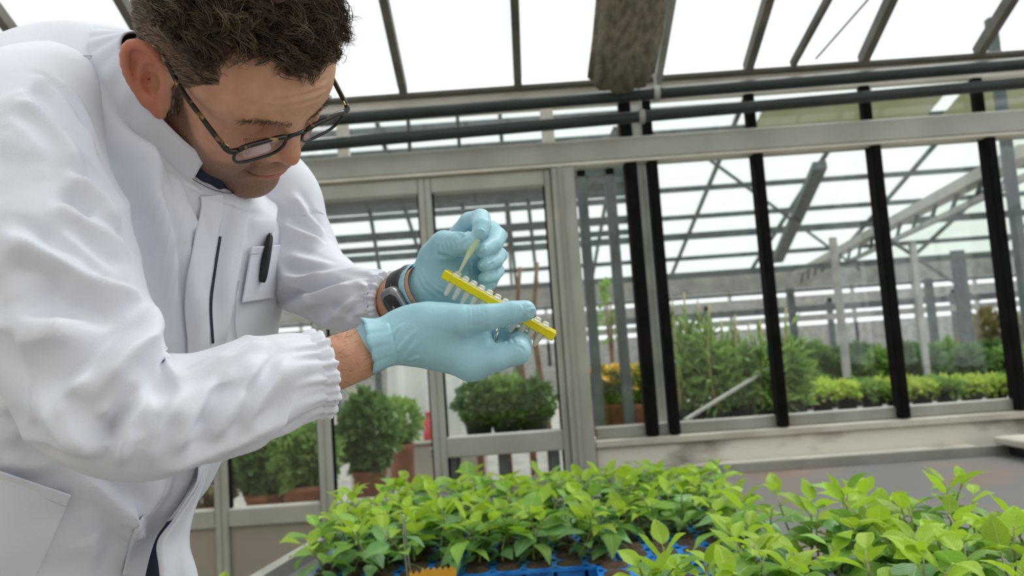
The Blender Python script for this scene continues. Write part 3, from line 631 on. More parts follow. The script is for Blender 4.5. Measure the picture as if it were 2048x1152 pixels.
# ------------------------------------------------------------------ implicit-surface modelling tools
class SDF:
    def __init__(s, lo, hi, h):
        s.h = h; s.lo = np.array(lo, np.float32)
        s.n = np.ceil((np.array(hi)-np.array(lo))/h).astype(int)+1
        s.ax = [s.lo[k]+h*np.arange(s.n[k], dtype=np.float32) for k in range(3)]
        s.f = np.full(s.n, 1.0, np.float32)
    def _win(s, lo, hi):
        i0 = np.clip(np.floor((np.array(lo)-s.lo)/s.h).astype(int), 0, s.n); i1 = np.clip(np.ceil((np.array(hi)-s.lo)/s.h).astype(int)+1, 0, s.n)
        sl = tuple(slice(a, b) for a, b in zip(i0, i1))
        X = s.ax[0][sl[0]][:, None, None]; Y = s.ax[1][sl[1]][None, :, None]; Z = s.ax[2][sl[2]][None, None, :]
        return sl, X, Y, Z
    def _mix(s, sl, d, k, op):
        f = s.f[sl]
        if op == 'sub': d = -d; g = -f; 
        if op == 'add':
            hh = np.maximum(k-np.abs(f-d), 0)/max(k, 1e-6); s.f[sl] = np.minimum(f, d)-hh*hh*k*.25
        else:
            hh = np.maximum(k-np.abs(f-d), 0)/max(k, 1e-6); s.f[sl] = np.maximum(f, d)+hh*hh*k*.25
    def ell(s, c, r, k=.01, op='add', R=None, far=.03):
        c = np.array(c, float); r = np.array(r, float); m = (r.max() if R is not None else r)+k+far
        sl, X, Y, Z = s._win(c-m, c+m)
        x, y, z = X-np.float32(c[0]), Y-np.float32(c[1]), Z-np.float32(c[2])
        if R is not None:
            x, y, z = x*R[0][0]+y*R[0][1]+z*R[0][2], x*R[1][0]+y*R[1][1]+z*R[1][2], x*R[2][0]+y*R[2][1]+z*R[2][2]
        q0 = np.sqrt((x/r[0])**2+(y/r[1])**2+(z/r[2])**2); q1 = np.sqrt((x/r[0]**2)**2+(y/r[1]**2)**2+(z/r[2]**2)**2)
        s._mix(sl, (q0*(q0-1)/(q1+1e-9)).astype(np.float32), k, op); return s
    def cap(s, a, b, ra, rb, k=.006, op='add', far=.02, flat=None):
        """round cone-ish capsule from a to b; flat=(axis, factor) squashes the section along an axis"""
        a = np.array(a, float); b = np.array(b, float); m = max(ra, rb)*(1 if flat is None else max(1., 1/flat[1]))+k+far
        sl, X, Y, Z = s._win(np.minimum(a, b)-m, np.maximum(a, b)+m); d = b-a; L2 = d.dot(d)+1e-12
        t = np.clip(((X-a[0])*d[0]+(Y-a[1])*d[1]+(Z-a[2])*d[2])/L2, 0, 1)
        px, py, pz = X-(a[0]+t*d[0]), Y-(a[1]+t*d[1]), Z-(a[2]+t*d[2])
        if flat is not None:
            ax, fc = flat; ax = np.array(ax)/np.linalg.norm(ax); q = px*ax[0]+py*ax[1]+pz*ax[2]; e = (1/fc-1)*q
            px, py, pz = px+e*ax[0], py+e*ax[1], pz+e*ax[2]
        s._mix(sl, (np.sqrt(px*px+py*py+pz*pz)-(ra+(rb-ra)*t)).astype(np.float32), k, op); return s
    def chain(s, P, R, k=.004, op='add', far=.02, flat=None):
        for i in range(len(P)-1): s.cap(P[i], P[i+1], R[i], R[i+1], k if i == 0 else min(k, .0025), op, far, flat)
        return s
    def smooth(s, it=1):
        for _ in range(it):
            for ax in range(3):
                f = s.f; s.f = .5*f+.25*(np.roll(f, 1, ax)+np.roll(f, -1, ax))
        return s
    def mesh(s):
        f = s.f; n = s.n; ins = f < 0
        c = [ins[dx:n[0]-1+dx, dy:n[1]-1+dy, dz:n[2]-1+dz] for dx in (0, 1) for dy in (0, 1) for dz in (0, 1)]
        cnt = sum(q.astype(np.int8) for q in c); act = (cnt > 0) & (cnt < 8)
        idx = np.full(act.shape, -1, np.int64); I = np.argwhere(act); idx[act] = np.arange(len(I))
        acc = np.zeros((len(I), 3)); w = np.zeros(len(I))
        off = [(dx, dy, dz) for dx in (0, 1) for dy in (0, 1) for dz in (0, 1)]
        val = [f[I[:, 0]+o[0], I[:, 1]+o[1], I[:, 2]+o[2]] for o in off]
        for a in range(8):
            for b in range(a+1, 8):
                if sum(abs(off[a][k]-off[b][k]) for k in range(3)) != 1: continue
                m = (val[a] < 0) != (val[b] < 0); t = val[a]/(val[a]-val[b]+1e-12)
                p = np.array(off[a])[None]+(np.array(off[b])-np.array(off[a]))[None]*t[:, None]
                acc[m] += p[m]; w[m] += 1
        V = (I+acc/np.maximum(w, 1)[:, None])*s.h+s.lo
        Q = []
        for ax in range(3):
            u, v = (ax+1) % 3, (ax+2) % 3
            sl0 = [slice(None)]*3; sl1 = [slice(None)]*3; sl0[ax] = slice(0, -1); sl1[ax] = slice(1, None)
            a, b = ins[tuple(sl0)], ins[tuple(sl1)]; E = np.argwhere(a != b)
            E = E[(E[:, u] > 0) & (E[:, v] > 0) & (E[:, u] < n[u]-1) & (E[:, v] < n[v]-1)]
            fl = a[E[:, 0], E[:, 1], E[:, 2]]
            def g(du, dv):
                q = E.copy(); q[:, u] -= du; q[:, v] -= dv; return idx[q[:, 0], q[:, 1], q[:, 2]]
            q = np.stack([g(1, 1), g(0, 1), g(0, 0), g(1, 0)], 1); q[~fl] = q[~fl][:, ::-1]; Q.append(q)
        return V, np.concatenate(Q)
def normals(V, Q):
    a, b, c = V[Q[:, 0]], V[Q[:, 1]], V[Q[:, 2]]; n = np.cross(b-a, c-a)
    if Q.shape[1] == 4: n = n+np.cross(V[Q[:, 2]]-a, V[Q[:, 3]]-a)
    N = np.zeros_like(V)
    for k in range(Q.shape[1]): 
        for ax in range(3): N[:, ax] += np.bincount(Q[:, k], n[:, ax], len(V))
    return N/(np.linalg.norm(N, axis=1)[:, None]+1e-12)
def relax(V, Q, it=2, lam=.5):
    E = np.concatenate([Q[:, [k, (k+1) % Q.shape[1]]] for k in range(Q.shape[1])])
    for _ in range(it):
        S = np.zeros_like(V); cnt = np.bincount(E[:, 0], minlength=len(V))+np.bincount(E[:, 1], minlength=len(V))
        for ax in range(3): S[:, ax] = np.bincount(E[:, 0], V[E[:, 1], ax], len(V))+np.bincount(E[:, 1], V[E[:, 0], ax], len(V))
        V = V+lam*(S/np.maximum(cnt, 1)[:, None]-V)
    return V
def seg_dist(P, A, B):
    d = B-A; t = np.clip(((P-A)@d)/(d@d+1e-12), 0, 1); return np.linalg.norm(P-(A+t[:, None]*d), axis=1), t
def poly_dist(P, L):
    """distance to a 3D polyline and the arc parameter 0..1 of the closest point, and offset vector"""
    L = np.asarray(L, float); best = np.full(len(P), 1e9); par = np.zeros(len(P)); off = np.zeros_like(P); tan = np.zeros_like(P)
    for i in range(len(L)-1):
        d = L[i+1]-L[i]; t = np.clip(((P-L[i])@d)/(d@d+1e-12), 0, 1); q = P-(L[i]+t[:, None]*d); r = np.linalg.norm(q, axis=1)
        m = r < best; best[m] = r[m]; par[m] = (i+t[m])/(len(L)-1); off[m] = q[m]; tan[m] = d/np.linalg.norm(d)
    return best, par, off, tan
def fold(V, N, strokes, view=None):
    """sculpt cloth folds: each stroke = (polyline of 3D points, width, height, asym) pushes the surface along its normal"""
    D = np.zeros(len(V))
    for L, w, h, asym in strokes:
        L = np.asarray(L, float)
        lo, hi = L.min(0)-w*4-.03, L.max(0)+w*4+.03
        m = np.all((V > lo) & (V < hi), axis=1)
        if not m.any(): continue
        P = V[m]; Lc = catmull(L, max(8, len(L)*5)) if len(L) > 2 else L
        r, t, off, tan = poly_dist(P, Lc)
        # distance measured along the surface (drop the normal component)
        n = N[m]; o = off-n*np.sum(off*n, 1)[:, None]; depth = np.abs(np.sum(off*n, 1)); r = np.linalg.norm(o, axis=1)
        side = np.sign(np.sum(np.cross(tan, n)*o, 1))
        ww = np.where(side > 0, w*(1+asym), w*(1-asym)); x = r/ww
        prof = np.exp(-1.7*x**1.55)-.34*np.exp(-((x-1.7)**2)*1.8)
        taper = np.clip(np.minimum(t, 1-t)*4, 0, 1); taper = taper*taper*(3-2*taper)*.95+.05
        D[m] += h*prof*taper*np.exp(-(depth/.06)**2)
    return V+N*D[:, None]
def drape(V, Q, strokes, ref=None):
    """strokes given as (pixel polyline, width, height, asym): lay each polyline on the surface first, then sculpt"""
    N = normals(V, Q); q = V-CAM; w_ = q@_f; p = np.stack([1024+FPX*(q@_r)/w_, 576-FPX*(q@_u)/w_], 1)
    vis = np.where((np.sum((CAM-V)*N, 1) > 0) & (w_ > .1))[0]; pv = p[vis]; wv = w_[vis]; out = []
    for pts, w, h, asym in strokes:
        L = []
        for a, b in catmull(np.array(pts, float), len(pts)*3):
            d2 = (pv[:, 0]-a)**2+(pv[:, 1]-b)**2; k = np.argsort(d2)[:8]
            if d2[k[0]] > 40**2: continue
            j = k[d2[k] < d2[k[0]]+60]; L.append(V[vis[j[wv[j].argmin()]]])
        if len(L) > 2: out.append((relax_line(np.array(L)), w, h, asym))
    return fold(V, N, out)
def relax_line(L):
    for _ in range(2): L[1:-1] = .5*L[1:-1]+.25*(L[:-2]+L[2:])
    return L
# camera-frame helper: u right, v down, w away (metres), as seen from where the photographer stands
def C3(p): p = np.asarray(p, float); return CAM+p[..., 0:1]*_r-p[..., 1:2]*_u+p[..., 2:3]*_f
def PX(p):
    """(px, py, distance) rows -> world points"""
    p = np.atleast_2d(np.asarray(p, float)); d = p[:, 2:3]
    return CAM+((p[:, 0:1]-1024)/FPX*d)*_r-((p[:, 1:2]-576)/FPX*d)*_u+d*_f
def noise3(P, sc, seed=0, oct=3):
    """cheap smooth pseudo noise"""
    g = np.random.default_rng(seed); s = np.zeros(len(P)); a = 1
    for o in range(oct):
        for k in range(4):
            d = g.normal(size=3); d /= np.linalg.norm(d); s += a*np.sin((P@d)*sc*(1+.35*k)+g.uniform(0, 6.28))/4
        sc *= 2.1; a *= .5
    return s
def set_attr(o, name, vals):
    at = o.data.attributes.new(name, 'FLOAT', 'POINT'); at.data.foreach_set('value', np.asarray(vals, np.float32))
# ------------------------------------------------------------------ the man
person = empty('person', tuple(PX((60, 1240, .88))[0])); person.location.z = 0
tag(person, 'man in a white lab coat looking down at his gloved hands', 'person')
# head frame: x forward, y his left, z up, origin between the ears
HF = np.array([[.6388, .6019, .4792], [.7582, -.3868, -.5249], [-.1306, .6986, -.7035]])
HO = np.array([-.2812, -.2189, .8011])
def H(p): p = np.asarray(p, float); return C3(p@HF.T+HO)
def to_head(Pw):
    q = Pw-CAM; cam_ = np.stack([q@_r, -(q@_u), q@_f], 1); return (cam_-HO)@HF
def build_head():
    g = SDF((-.135, -.108, -.20), (.142, .108, .145), .0016)
    both = (-1, 1)
    g.ell((-.014, 0, .043), (.099, .078, .084), .02, far=.2)
    g.ell((.040, 0, .045), (.056, .064, .055), .03)                 # forehead
    g.ell((.034, 0, -.020), (.058, .0585, .080), .03)               # face
    for s in both:
        g.cap((-.004, s*.050, -.040), (.020, s*.046, -.066), .019, .018, .025)
        g.cap((.020, s*.046, -.066), (.068, s*.014, -.086), .018, .018, .022)
        g.ell((.057, s*.045, -.008), (.021, .018, .018), .022)       # cheek bone
        g.ell((.050, s*.040, -.042), (.030, .020, .030), .022)       # cheek
        g.cap((.081, s*.011, .034), (.064, s*.054, .033), .0100, .0095, .012)   # brow ridge
    g.ell((.0755, 0, -.087), (.018, .021, .017), .016)               # chin
    g.ell((.0725, 0, -.044), (.026, .034, .028), .016)               # muzzle
    for s in both: g.ell((.091, s*.032, .013), (.017, .0185, .0125), .012, 'sub')
    for s in both:
        g.ell((.0705, s*.032, .013), (.0135, .0150, .0130), .005)     # lowered lids
        g.cap((.081, s*.020, .0035), (.074, s*.046, .004), .0022, .0018, .004)
    # nose
    g.cap((.0885, 0, .026), (.1030, 0, -.006), .0068, .0082, .011)
    g.ell((.1030, 0, -.0150), (.0118, .0100, .0105), .008)
    for s in both:
        g.ell((.0915, s*.0118, -.0200), (.0105, .0070, .0080), .0055)
        g.ell((.0960, s*.0062, -.0290), (.006, .0032, .004), .002, 'sub')
    # mouth
    g.ell((.0925, 0, -.0435), (.0095, .0225, .0060), .006)
    g.ell((.0895, 0, -.0540), (.0105, .0200, .0070), .006)
    for s in (-1, 0, 1): g.ell((.0985-.008*abs(s), s*.014, -.0490-.0007*abs(s)), (.011, .016, .0011), .0025, 'sub')
    g.ell((.094, 0, -.067), (.010, .020, .005), .008, 'sub')
    for s in both: g.cap((.091, s*.020, -.022), (.085, s*.034, -.052), .0022, .0022, .006, 'sub')   # nasolabial
    # neck towards the collar
    g.cap((-.030, 0, -.035), (-.052, -.028, -.19), .050, .058, .03)
    # ears
    for s in both:
        def e(a, b, c):   # a back, b up, c outwards
            ang = .62; return (.004-a*math.cos(ang)+c*math.sin(ang)*.3-.26*b, s*(.0725+a*math.sin(ang)+c*math.cos(ang)), b)
        nrm = (.58, s*.81, 0)
        g.cap(e(.024, .021, .001), e(.025, .002, .001), .0105, .0085, .003, flat=(nrm, .25))
        g.cap(e(.0175, .018, -.0005), e(.015, -.004, -.0005), .0185, .0160, .004, flat=(nrm, .20))
        g.cap(e(.012, -.004, .0015), e(.008, -.022, .0015), .0140, .0085, .004, flat=(nrm, .24))
        g.cap(e(.002, .010, -.001), e(.003, -.016, -.001), .009, .009, .008)
        hel = [e(.004, .000, .002), e(.002, .010, .004), e(.003, .021, .005), e(.010, .032, .0075), e(.021, .0355, .009), e(.031, .029, .009), e(.0345, .015, .009), e(.032, -.001, .008), e(.026, -.014, .006), e(.018, -.025, .005)]
        g.chain(catmull(hel, 18), list(np.linspace(.0030, .0040, 7))+[.0042]*6+list(np.linspace(.0040, .0032, 5)), .0025)
        g.cap(e(.016, -.021, .004), e(.006, -.031, .003), .0068, .0066, .006, flat=(nrm, .6))
        ant = [e(.014, .023, .003), e(.022, .015, .004), e(.023, .001, .005), e(.017, -.012, .005), e(.010, -.0165, .005)]
        g.chain(catmull(ant, 10), [.0031]*10, .004)
        g.cap(e(.010, .006, -.007), e(.009, -.008, -.007), .011, .010, .004)
        g.ell(e(.0120, .001, .0070), (.0085, .0078, .0120), .003, 'sub')
        g.ell(e(.0120, .015, .0075), (.0050, .0045, .0045), .003, 'sub')
        g.cap(e(.0015, -.008, .005), e(.000, -.001, .004), .0044, .0042, .004)
    g.smooth(1)
    return g.mesh()
HV, HQ = build_head()
HV = relax(HV, HQ, 1, .4)
HN = normals(HV, HQ)
# forehead and eye-corner creases, brow
st = []
for z0, a in ((.066, .030), (.058, .036), (.050, .032)):
    st.append((np.array([(.088-.018*(y/.04)**2, y, z0+.004*math.cos(y*60)) for y in np.linspace(-a, a*.9, 7)]), .0022, -.0011, 0))
st.append((np.array([(.074, -.050, .010), (.062, -.058, .008), (.054, -.060, .004)]), .0018, -.0008, 0))
st.append((np.array([(.074, -.050, .006), (.064, -.057, .000), (.056, -.059, -.006)]), .0018, -.0008, 0))
HV = fold(HV, HN, st)
HV = HV+HN*(noise3(HV, 160, 3, 2)*.00022)[:, None]
# stubble / redness masks in head space
x, y, z = HV.T
def sstep(a, b, v): t = np.clip((v-a)/(b-a), 0, 1); return t*t*(3-2*t)
beard_top = np.interp(x, [-.02, .02, .045, .07, .085, .10], [-.005, -.012, -.030, -.036, -.032, -.030])
stub = (1-sstep(-.006, .010, z-beard_top))*sstep(-.012, .012, x)*sstep(-.16, -.125, z)
lip = np.exp(-(((x-.097)/.012)**2+(y/.020)**4+((z+.0495)/.0085)**2))
stub *= 1-np.clip(lip*1.5, 0, 1); stub *= 1-sstep(.070, .074, np.abs(y))*(x < .03); stub *= 1-.55*np.exp(-((z+.066)/.006)**2-(y/.02)**2)
stub *= 1-.5*np.exp(-((x-.065)**2+(np.abs(y)-.045)**2+(z+.030)**2)/.016**2)
red = np.clip(np.exp(-((x-.11)**2+y**2+(z+.015)**2)/.018**2)*.6+sstep(.074, .084, np.abs(y))*(x < .03)*.9+.5*np.exp(-((x-.065)**2+(np.abs(y)-.042)**2+(z+.012)**2)/.02**2)+.3*np.exp(-((x-.06)**2+(np.abs(y)-.05)**2+(z-.05)**2)/.02**2), 0, 1)
ay = np.abs(y)
def hair_mask(x, ay, z):
    xs = np.interp(z, [.0, .02, .04, .055, .064, .074, .084, .097], [.02, .026, .040, .055, .054, .045, .038, .042])
    zf = np.interp(ay, [0, .024, .038, .048, .058], [.090, .089, .094, .098, .104])
    zlow = np.interp(x, [-.11, -.06, -.03, -.015, .002, .012], [-.055, -.045, -.010, .034, .038, .026])
    m = ((x < xs) | (z > zf)) & (z > zlow)
    side = (x > .006) & (x < np.interp(z, [-.03, .03], [.017, .027])) & (z > -.026) & (z < .05) & (ay > .055) & (ay < .0745)
    return m | side
scalp = hair_mask(x, ay, z) & (np.abs(y) < np.where((z < .045) & (x < .01), .0775, .2)) & ~((ay > .070) & (z < .028) & (x < .012))
stub = np.maximum(stub, scalp*1.0)
brow = np.zeros(len(HV))
M['skin'] = mat('skin', (.62, .335, .215), .46, 0, (.54, .275, .17), 55, .25, 900, spec=.35, sss=.12)
nt = M['skin'].node_tree; N_ = nt.nodes; L_ = nt.links; bs = N_['Principled BSDF']
base = bs.inputs['Base Color'].links[0].from_socket
def attr_mix(src, aname, col, amount=1.0, speckle=None):
    a = N_.new('ShaderNodeAttribute'); a.attribute_name = aname; fac = a.outputs['Fac']
    if speckle:
        tc = N_.new('ShaderNodeTexCoord'); n = N_.new('ShaderNodeTexNoise'); n.inputs['Scale'].default_value = speckle; n.inputs['Detail'].default_value = 2; L_.new(tc.outputs['Object'], n.inputs['Vector'])
        r = N_.new('ShaderNodeValToRGB'); r.color_ramp.elements[0].position = .42; r.color_ramp.elements[1].position = .58
        r.color_ramp.elements[0].color = (.55, .55, .55, 1); L_.new(n.outputs['Fac'], r.inputs[0])
        mu = N_.new('ShaderNodeMath'); mu.operation = 'MULTIPLY'; L_.new(fac, mu.inputs[0]); L_.new(r.outputs[0], mu.inputs[1]); fac = mu.outputs[0]
    sc = N_.new('ShaderNodeMath'); sc.operation = 'MULTIPLY'; sc.inputs[1].default_value = amount; L_.new(fac, sc.inputs[0])
    mx = N_.new('ShaderNodeMix'); mx.data_type = 'RGBA'; L_.new(sc.outputs[0], mx.inputs['Factor']); L_.new(src, mx.inputs['A']); mx.inputs['B'].default_value = (*col, 1)
    return mx.outputs['Result']
base = attr_mix(base, 'redness', (.56, .17, .11), .75)
base = attr_mix(base, 'lips', (.40, .12, .09), .8)
base = attr_mix(base, 'stubble', (.06, .042, .034), .82, 1900)
L_.new(base, bs.inputs['Base Color'])
# body: head and neck, core of the trunk and both arms down to the wrists, one object
class Loft:
    """rings of (centre, axis a, axis b) swept into a closed tube"""
    def __init__(s, rings, nu, nv, power=2.0):
        R = catmull(np.array([np.concatenate(r) for r in rings]), nu); s.C, s.A, s.B = R[:, :3], R[:, 3:6], R[:, 6:9]
        t = np.linspace(0, 2*math.pi, nv, endpoint=False); c, sn = np.cos(t), np.sin(t)
        if power != 2.0:
            q = (np.abs(c)**power+np.abs(sn)**power)**(-1/power); c, sn = c*q, sn*q
        s.V = (s.C[:, None]+s.A[:, None]*c[None, :, None]+s.B[:, None]*sn[None, :, None]).reshape(-1, 3)
        s.Q = grid_faces(nu, nv, True); s.nu, s.nv = nu, nv
def sweep(path, ra, rb=None, nu=60, nv=48, ref=(0, 0, 1)):
    """path (k,3) world points with radii; section axes follow the path"""
    k = len(path); rb = ra if rb is None else rb
    D = catmull(np.concatenate([np.asarray(path, float), np.asarray(ra, float)[:, None], np.asarray(rb, float)[:, None]], 1), nu)
    P = D[:, :3]; T = np.gradient(P, axis=0); T /= np.linalg.norm(T, axis=1)[:, None]
    a = np.cross(T[0], ref); a /= np.linalg.norm(a); V = []; t = np.linspace(0, 2*math.pi, nv, endpoint=False); FR = []
    for i in range(nu):
        a = a-T[i]*a.dot(T[i]); a /= np.linalg.norm(a); b = np.cross(T[i], a); FR.append((a.copy(), b.copy()))
        V.append(P[i]+D[i, 3]*np.cos(t)[:, None]*a+D[i, 4]*np.sin(t)[:, None]*b)
    return np.concatenate(V), grid_faces(nu, nv, True), P, T, FR
def join(parts):
    V = []; Q = []; o = 0
    for v, q in parts: V.append(v); Q.append(np.asarray(q)+o); o += len(v)
    return np.concatenate(V), np.concatenate(Q)
headW = H(HV)
armR = PX([(120, 320, .76), (110, 440, .68), (150, 640, .63), (195, 810, .625), (330, 815, .645), (480, 775, .69), (620, 742, .727), (700, 715, .742), (755, 693, .752), (785, 688, .756)])
aV, aQ, *_ = sweep(armR, [.032, .034, .036, .033, .034, .032, .0262, .0245, .0225, .020], [.032, .034, .036, .033, .034, .032, .0262, .0240, .0205, .0175], 90, 32)
armL = PX([(545, 400, .99), (574, 470, .99), (606, 537, .975), (655, 581, .94), (706, 601, .90), (750, 606, .868), (784, 603, .846), (812, 592, .825), (850, 575, .808)])
bV, bQ, *_ = sweep(armL, [.034, .032, .030, .028, .025, .0235, .0238, .0240, .0235], [.034, .032, .030, .028, .025, .0235, .0234, .0232, .0228], 80, 32)
trunk = Loft([(PX((345, 215, .84))[0], -_u*.04*-1+_r*.02, _f*.045), (PX((290, 320, .865))[0], _r*.05, _f*.08), (PX((225, 560, .87))[0], _r*.08, _f*.11), (PX((130, 900, .87))[0], _r*.06, _f*.08), (PX((60, 1300, .87))[0], _r*.05, _f*.07)], 40, 32)
BV, BQ = join([(headW, HQ), (aV, aQ), (bV, bQ), (trunk.V, trunk.Q)])
body = quads_obj('body', BV, BQ, M['skin'], person)
z0 = np.zeros(len(BV)-len(HV))
set_attr(body, 'stubble', np.concatenate([stub, z0])); set_attr(body, 'redness', np.concatenate([red, z0])); set_attr(body, 'lips', np.concatenate([np.clip(lip*1.4, 0, 1), z0]))
# ------------------------------------------------------------------ hair, eyebrows, lashes
M['hair'] = bpy.data.materials.new('dark_brown_hair'); M['hair'].use_nodes = True
nt = M['hair'].node_tree; b_ = nt.nodes['Principled BSDF']; b_.inputs['Roughness'].default_value = .38; b_.inputs['Specular IOR Level'].default_value = .22
a_ = nt.nodes.new('ShaderNodeAttribute'); a_.attribute_name = 'tone'; r_ = nt.nodes.new('ShaderNodeValToRGB')
r_.color_ramp.elements[0].color = (.018, .012, .009, 1); r_.color_ramp.elements[1].color = (.36, .30, .24, 1)
e_ = r_.color_ramp.elements.new(.45); e_.color = (.085, .050, .030, 1); e_ = r_.color_ramp.elements.new(.75); e_.color = (.22, .155, .105, 1)
nt.links.new(a_.outputs['Fac'], r_.inputs[0]); nt.links.new(r_.outputs[0], b_.inputs['Base Color'])
def strands_obj(name, paths, rad, tone, parent, frame=H):
    """paths (n,m,3) local -> 3-sided tapering tubes"""
    n, m, _ = paths.shape; P = frame(paths.reshape(-1, 3)).reshape(n, m, 3)
    T = np.gradient(P, axis=1); T /= np.linalg.norm(T, axis=2)[..., None]+1e-9
    ref = np.array([.3, .5, .81]); A = np.cross(T, ref); A /= np.linalg.norm(A, axis=2)[..., None]+1e-9; B = np.cross(T, A)
    tp = np.interp(np.linspace(0, 1, m), [0, .6, 1], [1, .85, .25])[None, :, None]*np.asarray(rad).reshape(-1, 1, 1)
    V = np.stack([P+tp*(A*math.cos(k*2.0944)+B*math.sin(k*2.0944)) for k in range(3)], 2)  # n,m,3,3
    i = np.arange(n)[:, None, None]*(m*3); j = np.arange(m-1)[None, :, None]*3; k = np.arange(3)[None, None, :]; k2 = (k+1) % 3
    Q = np.stack([i+j+k, i+j+k2, i+j+3+k2, i+j+3+k], -1).reshape(-1, 4)
    o = quads_obj(name, V.reshape(-1, 3), Q, M['hair'], parent)
    set_attr(o, 'tone', np.repeat(np.asarray(tone), m*3)); return o
g_ = np.random.default_rng(11)
hx, hy, hz = HV.T
jit = noise3(HV, 420, 5, 2)*.0075
ok = hair_mask(hx+jit, np.abs(hy), hz+jit*.8) & ~((np.abs(hy) > .0735) & (hz < .03) & (hx > -.05)) & (hz > -.06) & ~((np.abs(hy) > .0815) & (hz < .045))
cand = np.where(ok)[0]
topw = sstep(.066, .092, HV[:, 2]) * 1.0
def unit(v): return v/(np.linalg.norm(v, axis=-1, keepdims=True)+1e-9)
# --- curly top: guides with clumps of children
ti = cand[topw[cand] > .25]; gi = g_.choice(ti, 900)
gr = HV[gi]; gn = HN[gi]; m = 16; s = np.linspace(0, 1, m)
front = sstep(.02, .075, gr[:, 0])
flow = np.stack([.55+.5*front, .45*np.sign(gr[:, 1])*sstep(.02, .06, np.abs(gr[:, 1]))+g_.normal(0, .35, len(gi)), -.10-.25*front+g_.normal(0, .2, len(gi))], 1)
flow = unit(flow-gn*np.sum(flow*gn, 1)[:, None])
L = g_.uniform(.028, .046, len(gi))*(.75+.4*topw[gi])*(1-.40*front)
lift = .62-.22*front
ax1 = unit(np.cross(gn, flow)); ph = g_.uniform(0, 6.28, len(gi)); turns = g_.uniform(.8, 1.7, len(gi)); rc = g_.uniform(.0035, .0075, len(gi))
S = s[None, :, None]
ctr = gr[:, None]+L[:, None, None]*(gn[:, None]*(lift[:, None, None]*np.sin(S*1.75)*.62)+flow[:, None]*(S**1.25)*.72)
an = ph[:, None]+turns[:, None]*6.28*s[None]
env = (np.minimum(1, s*2.2)*rc[:, None])[..., None]
GP = ctr+env*((np.cos(an)-np.cos(ph)[:, None])[..., None]*gn[:, None]*.8+(np.sin(an)-np.sin(ph)[:, None])[..., None]*ax1[:, None]+(np.cos(an*.7)-1)[..., None]*flow[:, None]*.5)
nch = 15; ci = np.repeat(np.arange(len(gi)), nch)
spread = g_.normal(0, .0030, (len(ci), 1, 3)); tipj = g_.normal(0, .0016, (len(ci), 1, 3))
sc = g_.uniform(.72, 1.08, (len(ci), 1, 1))
CP = gr[ci][:, None]+(GP[ci]-gr[ci][:, None])*sc+spread*(1-.65*S)+tipj*np.sin(S*7+g_.uniform(0, 6.28, (len(ci), 1, 1)))
gtone = np.clip(g_.normal(.40, .14, len(gi)), 0, 1)
tone1 = np.clip(gtone[ci]+g_.normal(0, .10, len(ci)), 0, 1)
# --- short greying sides and nape
si = cand[topw[cand] <= .6]; si = g_.choice(si, 8200); sr = HV[si]; sn = HN[si]; m2 = 16
fl = np.stack([-.85+1.25*sstep(.025, .055, sr[:, 0])*0, g_.normal(0, .18, len(si)), -.45+.5*sstep(.03, .08, sr[:, 2])+g_.normal(0, .22, len(si))], 1)
burn = (sr[:, 2] < .028) & (sr[:, 0] > 0)
fl[burn] = np.stack([g_.normal(-.15, .2, burn.sum()), np.zeros(burn.sum()), -1+g_.normal(0, .2, burn.sum())], 1)
fl = unit(fl-sn*np.sum(fl*sn, 1)[:, None]); L2 = g_.uniform(.009, .019, len(si))*(.8+.9*topw[si]); L2[burn] *= .6
wav = g_.uniform(0, 6.28, (len(si), 1, 1)); axs = unit(np.cross(sn, fl))
SP = sr[:, None]+L2[:, None, None]*(sn[:, None]*(.34*np.sin(S*1.9))+fl[:, None]*S)+.0011*np.sin(S*6+wav)*axs[:, None]*S+.0006*sn[:, None]
SP = SP[:, ::2]
grey = np.clip(.76-.35*topw[si]-.2*burn-.25*(sr[:, 0] > .035), .1, .8)
tone2 = np.clip(grey+g_.normal(0, .2, len(si)), 0, 1)
hair = strands_obj('hair', CP, np.full(len(CP), .00040), tone1, person); hair['kind'] = 'stuff'
hair2 = strands_obj('side_hair', SP, np.full(len(SP), .00034), tone2, person); hair2['kind'] = 'stuff'
# --- eyebrows and lashes
def on_face(p, lift=0.0):
    """nearest head-surface vertex seen along +x"""
    p = np.atleast_2d(p); out = []
    for q in p:
        mm = (np.abs(HV[:, 1]-q[1]) < .0022) & (np.abs(HV[:, 2]-q[2]) < .0022) & (HV[:, 0] > .03)
        i = np.where(mm)[0]; out.append(HV[i[HV[i, 0].argmax()]] if len(i) else q)
    return np.array(out)
rows = []
for sgn in (-1, 1):
    yy = g_.uniform(.011, .056, 150); zz = np.interp(yy, [.011, .025, .042, .056], [.027, .0315, .0335, .027])-.001+g_.normal(0, .0016, 150)
    R = on_face(np.stack([np.zeros(150), yy*sgn, zz], 1)); dirn = unit(np.stack([.10+np.zeros(150), sgn*np.interp(yy, [.011, .056], [.35, 1.0]), .35+np.interp(yy, [.011, .056], [.3, -.9])], 1)+g_.normal(0, .2, (150, 3)))
    rows.append(R[:, None]+dirn[:, None]*(.0058*np.linspace(0, 1, 6)[None, :, None])+np.array([.0005, 0, 0]))
    ll = g_.uniform(.019, .046, 46); R = on_face(np.stack([np.zeros(46), ll*sgn, np.interp(ll, [.019, .033, .046], [.0035, .0015, .004])], 1))
    dirn = unit(np.stack([np.full(46, .9), sgn*np.interp(ll, [.019, .046], [-.3, .6]), np.full(46, -.35)], 1)); sl = np.linspace(0, 1, 6)[None, :, None]
    rows.append(R[:, None]+dirn[:, None]*.0075*sl+np.array([0, 0, .003])*sl**2)
EB = np.concatenate(rows); eb = strands_obj('eyebrows', EB, np.full(len(EB), .00018), np.clip(g_.normal(.46, .08, len(EB)), 0, 1), person); eb['kind'] = 'stuff'
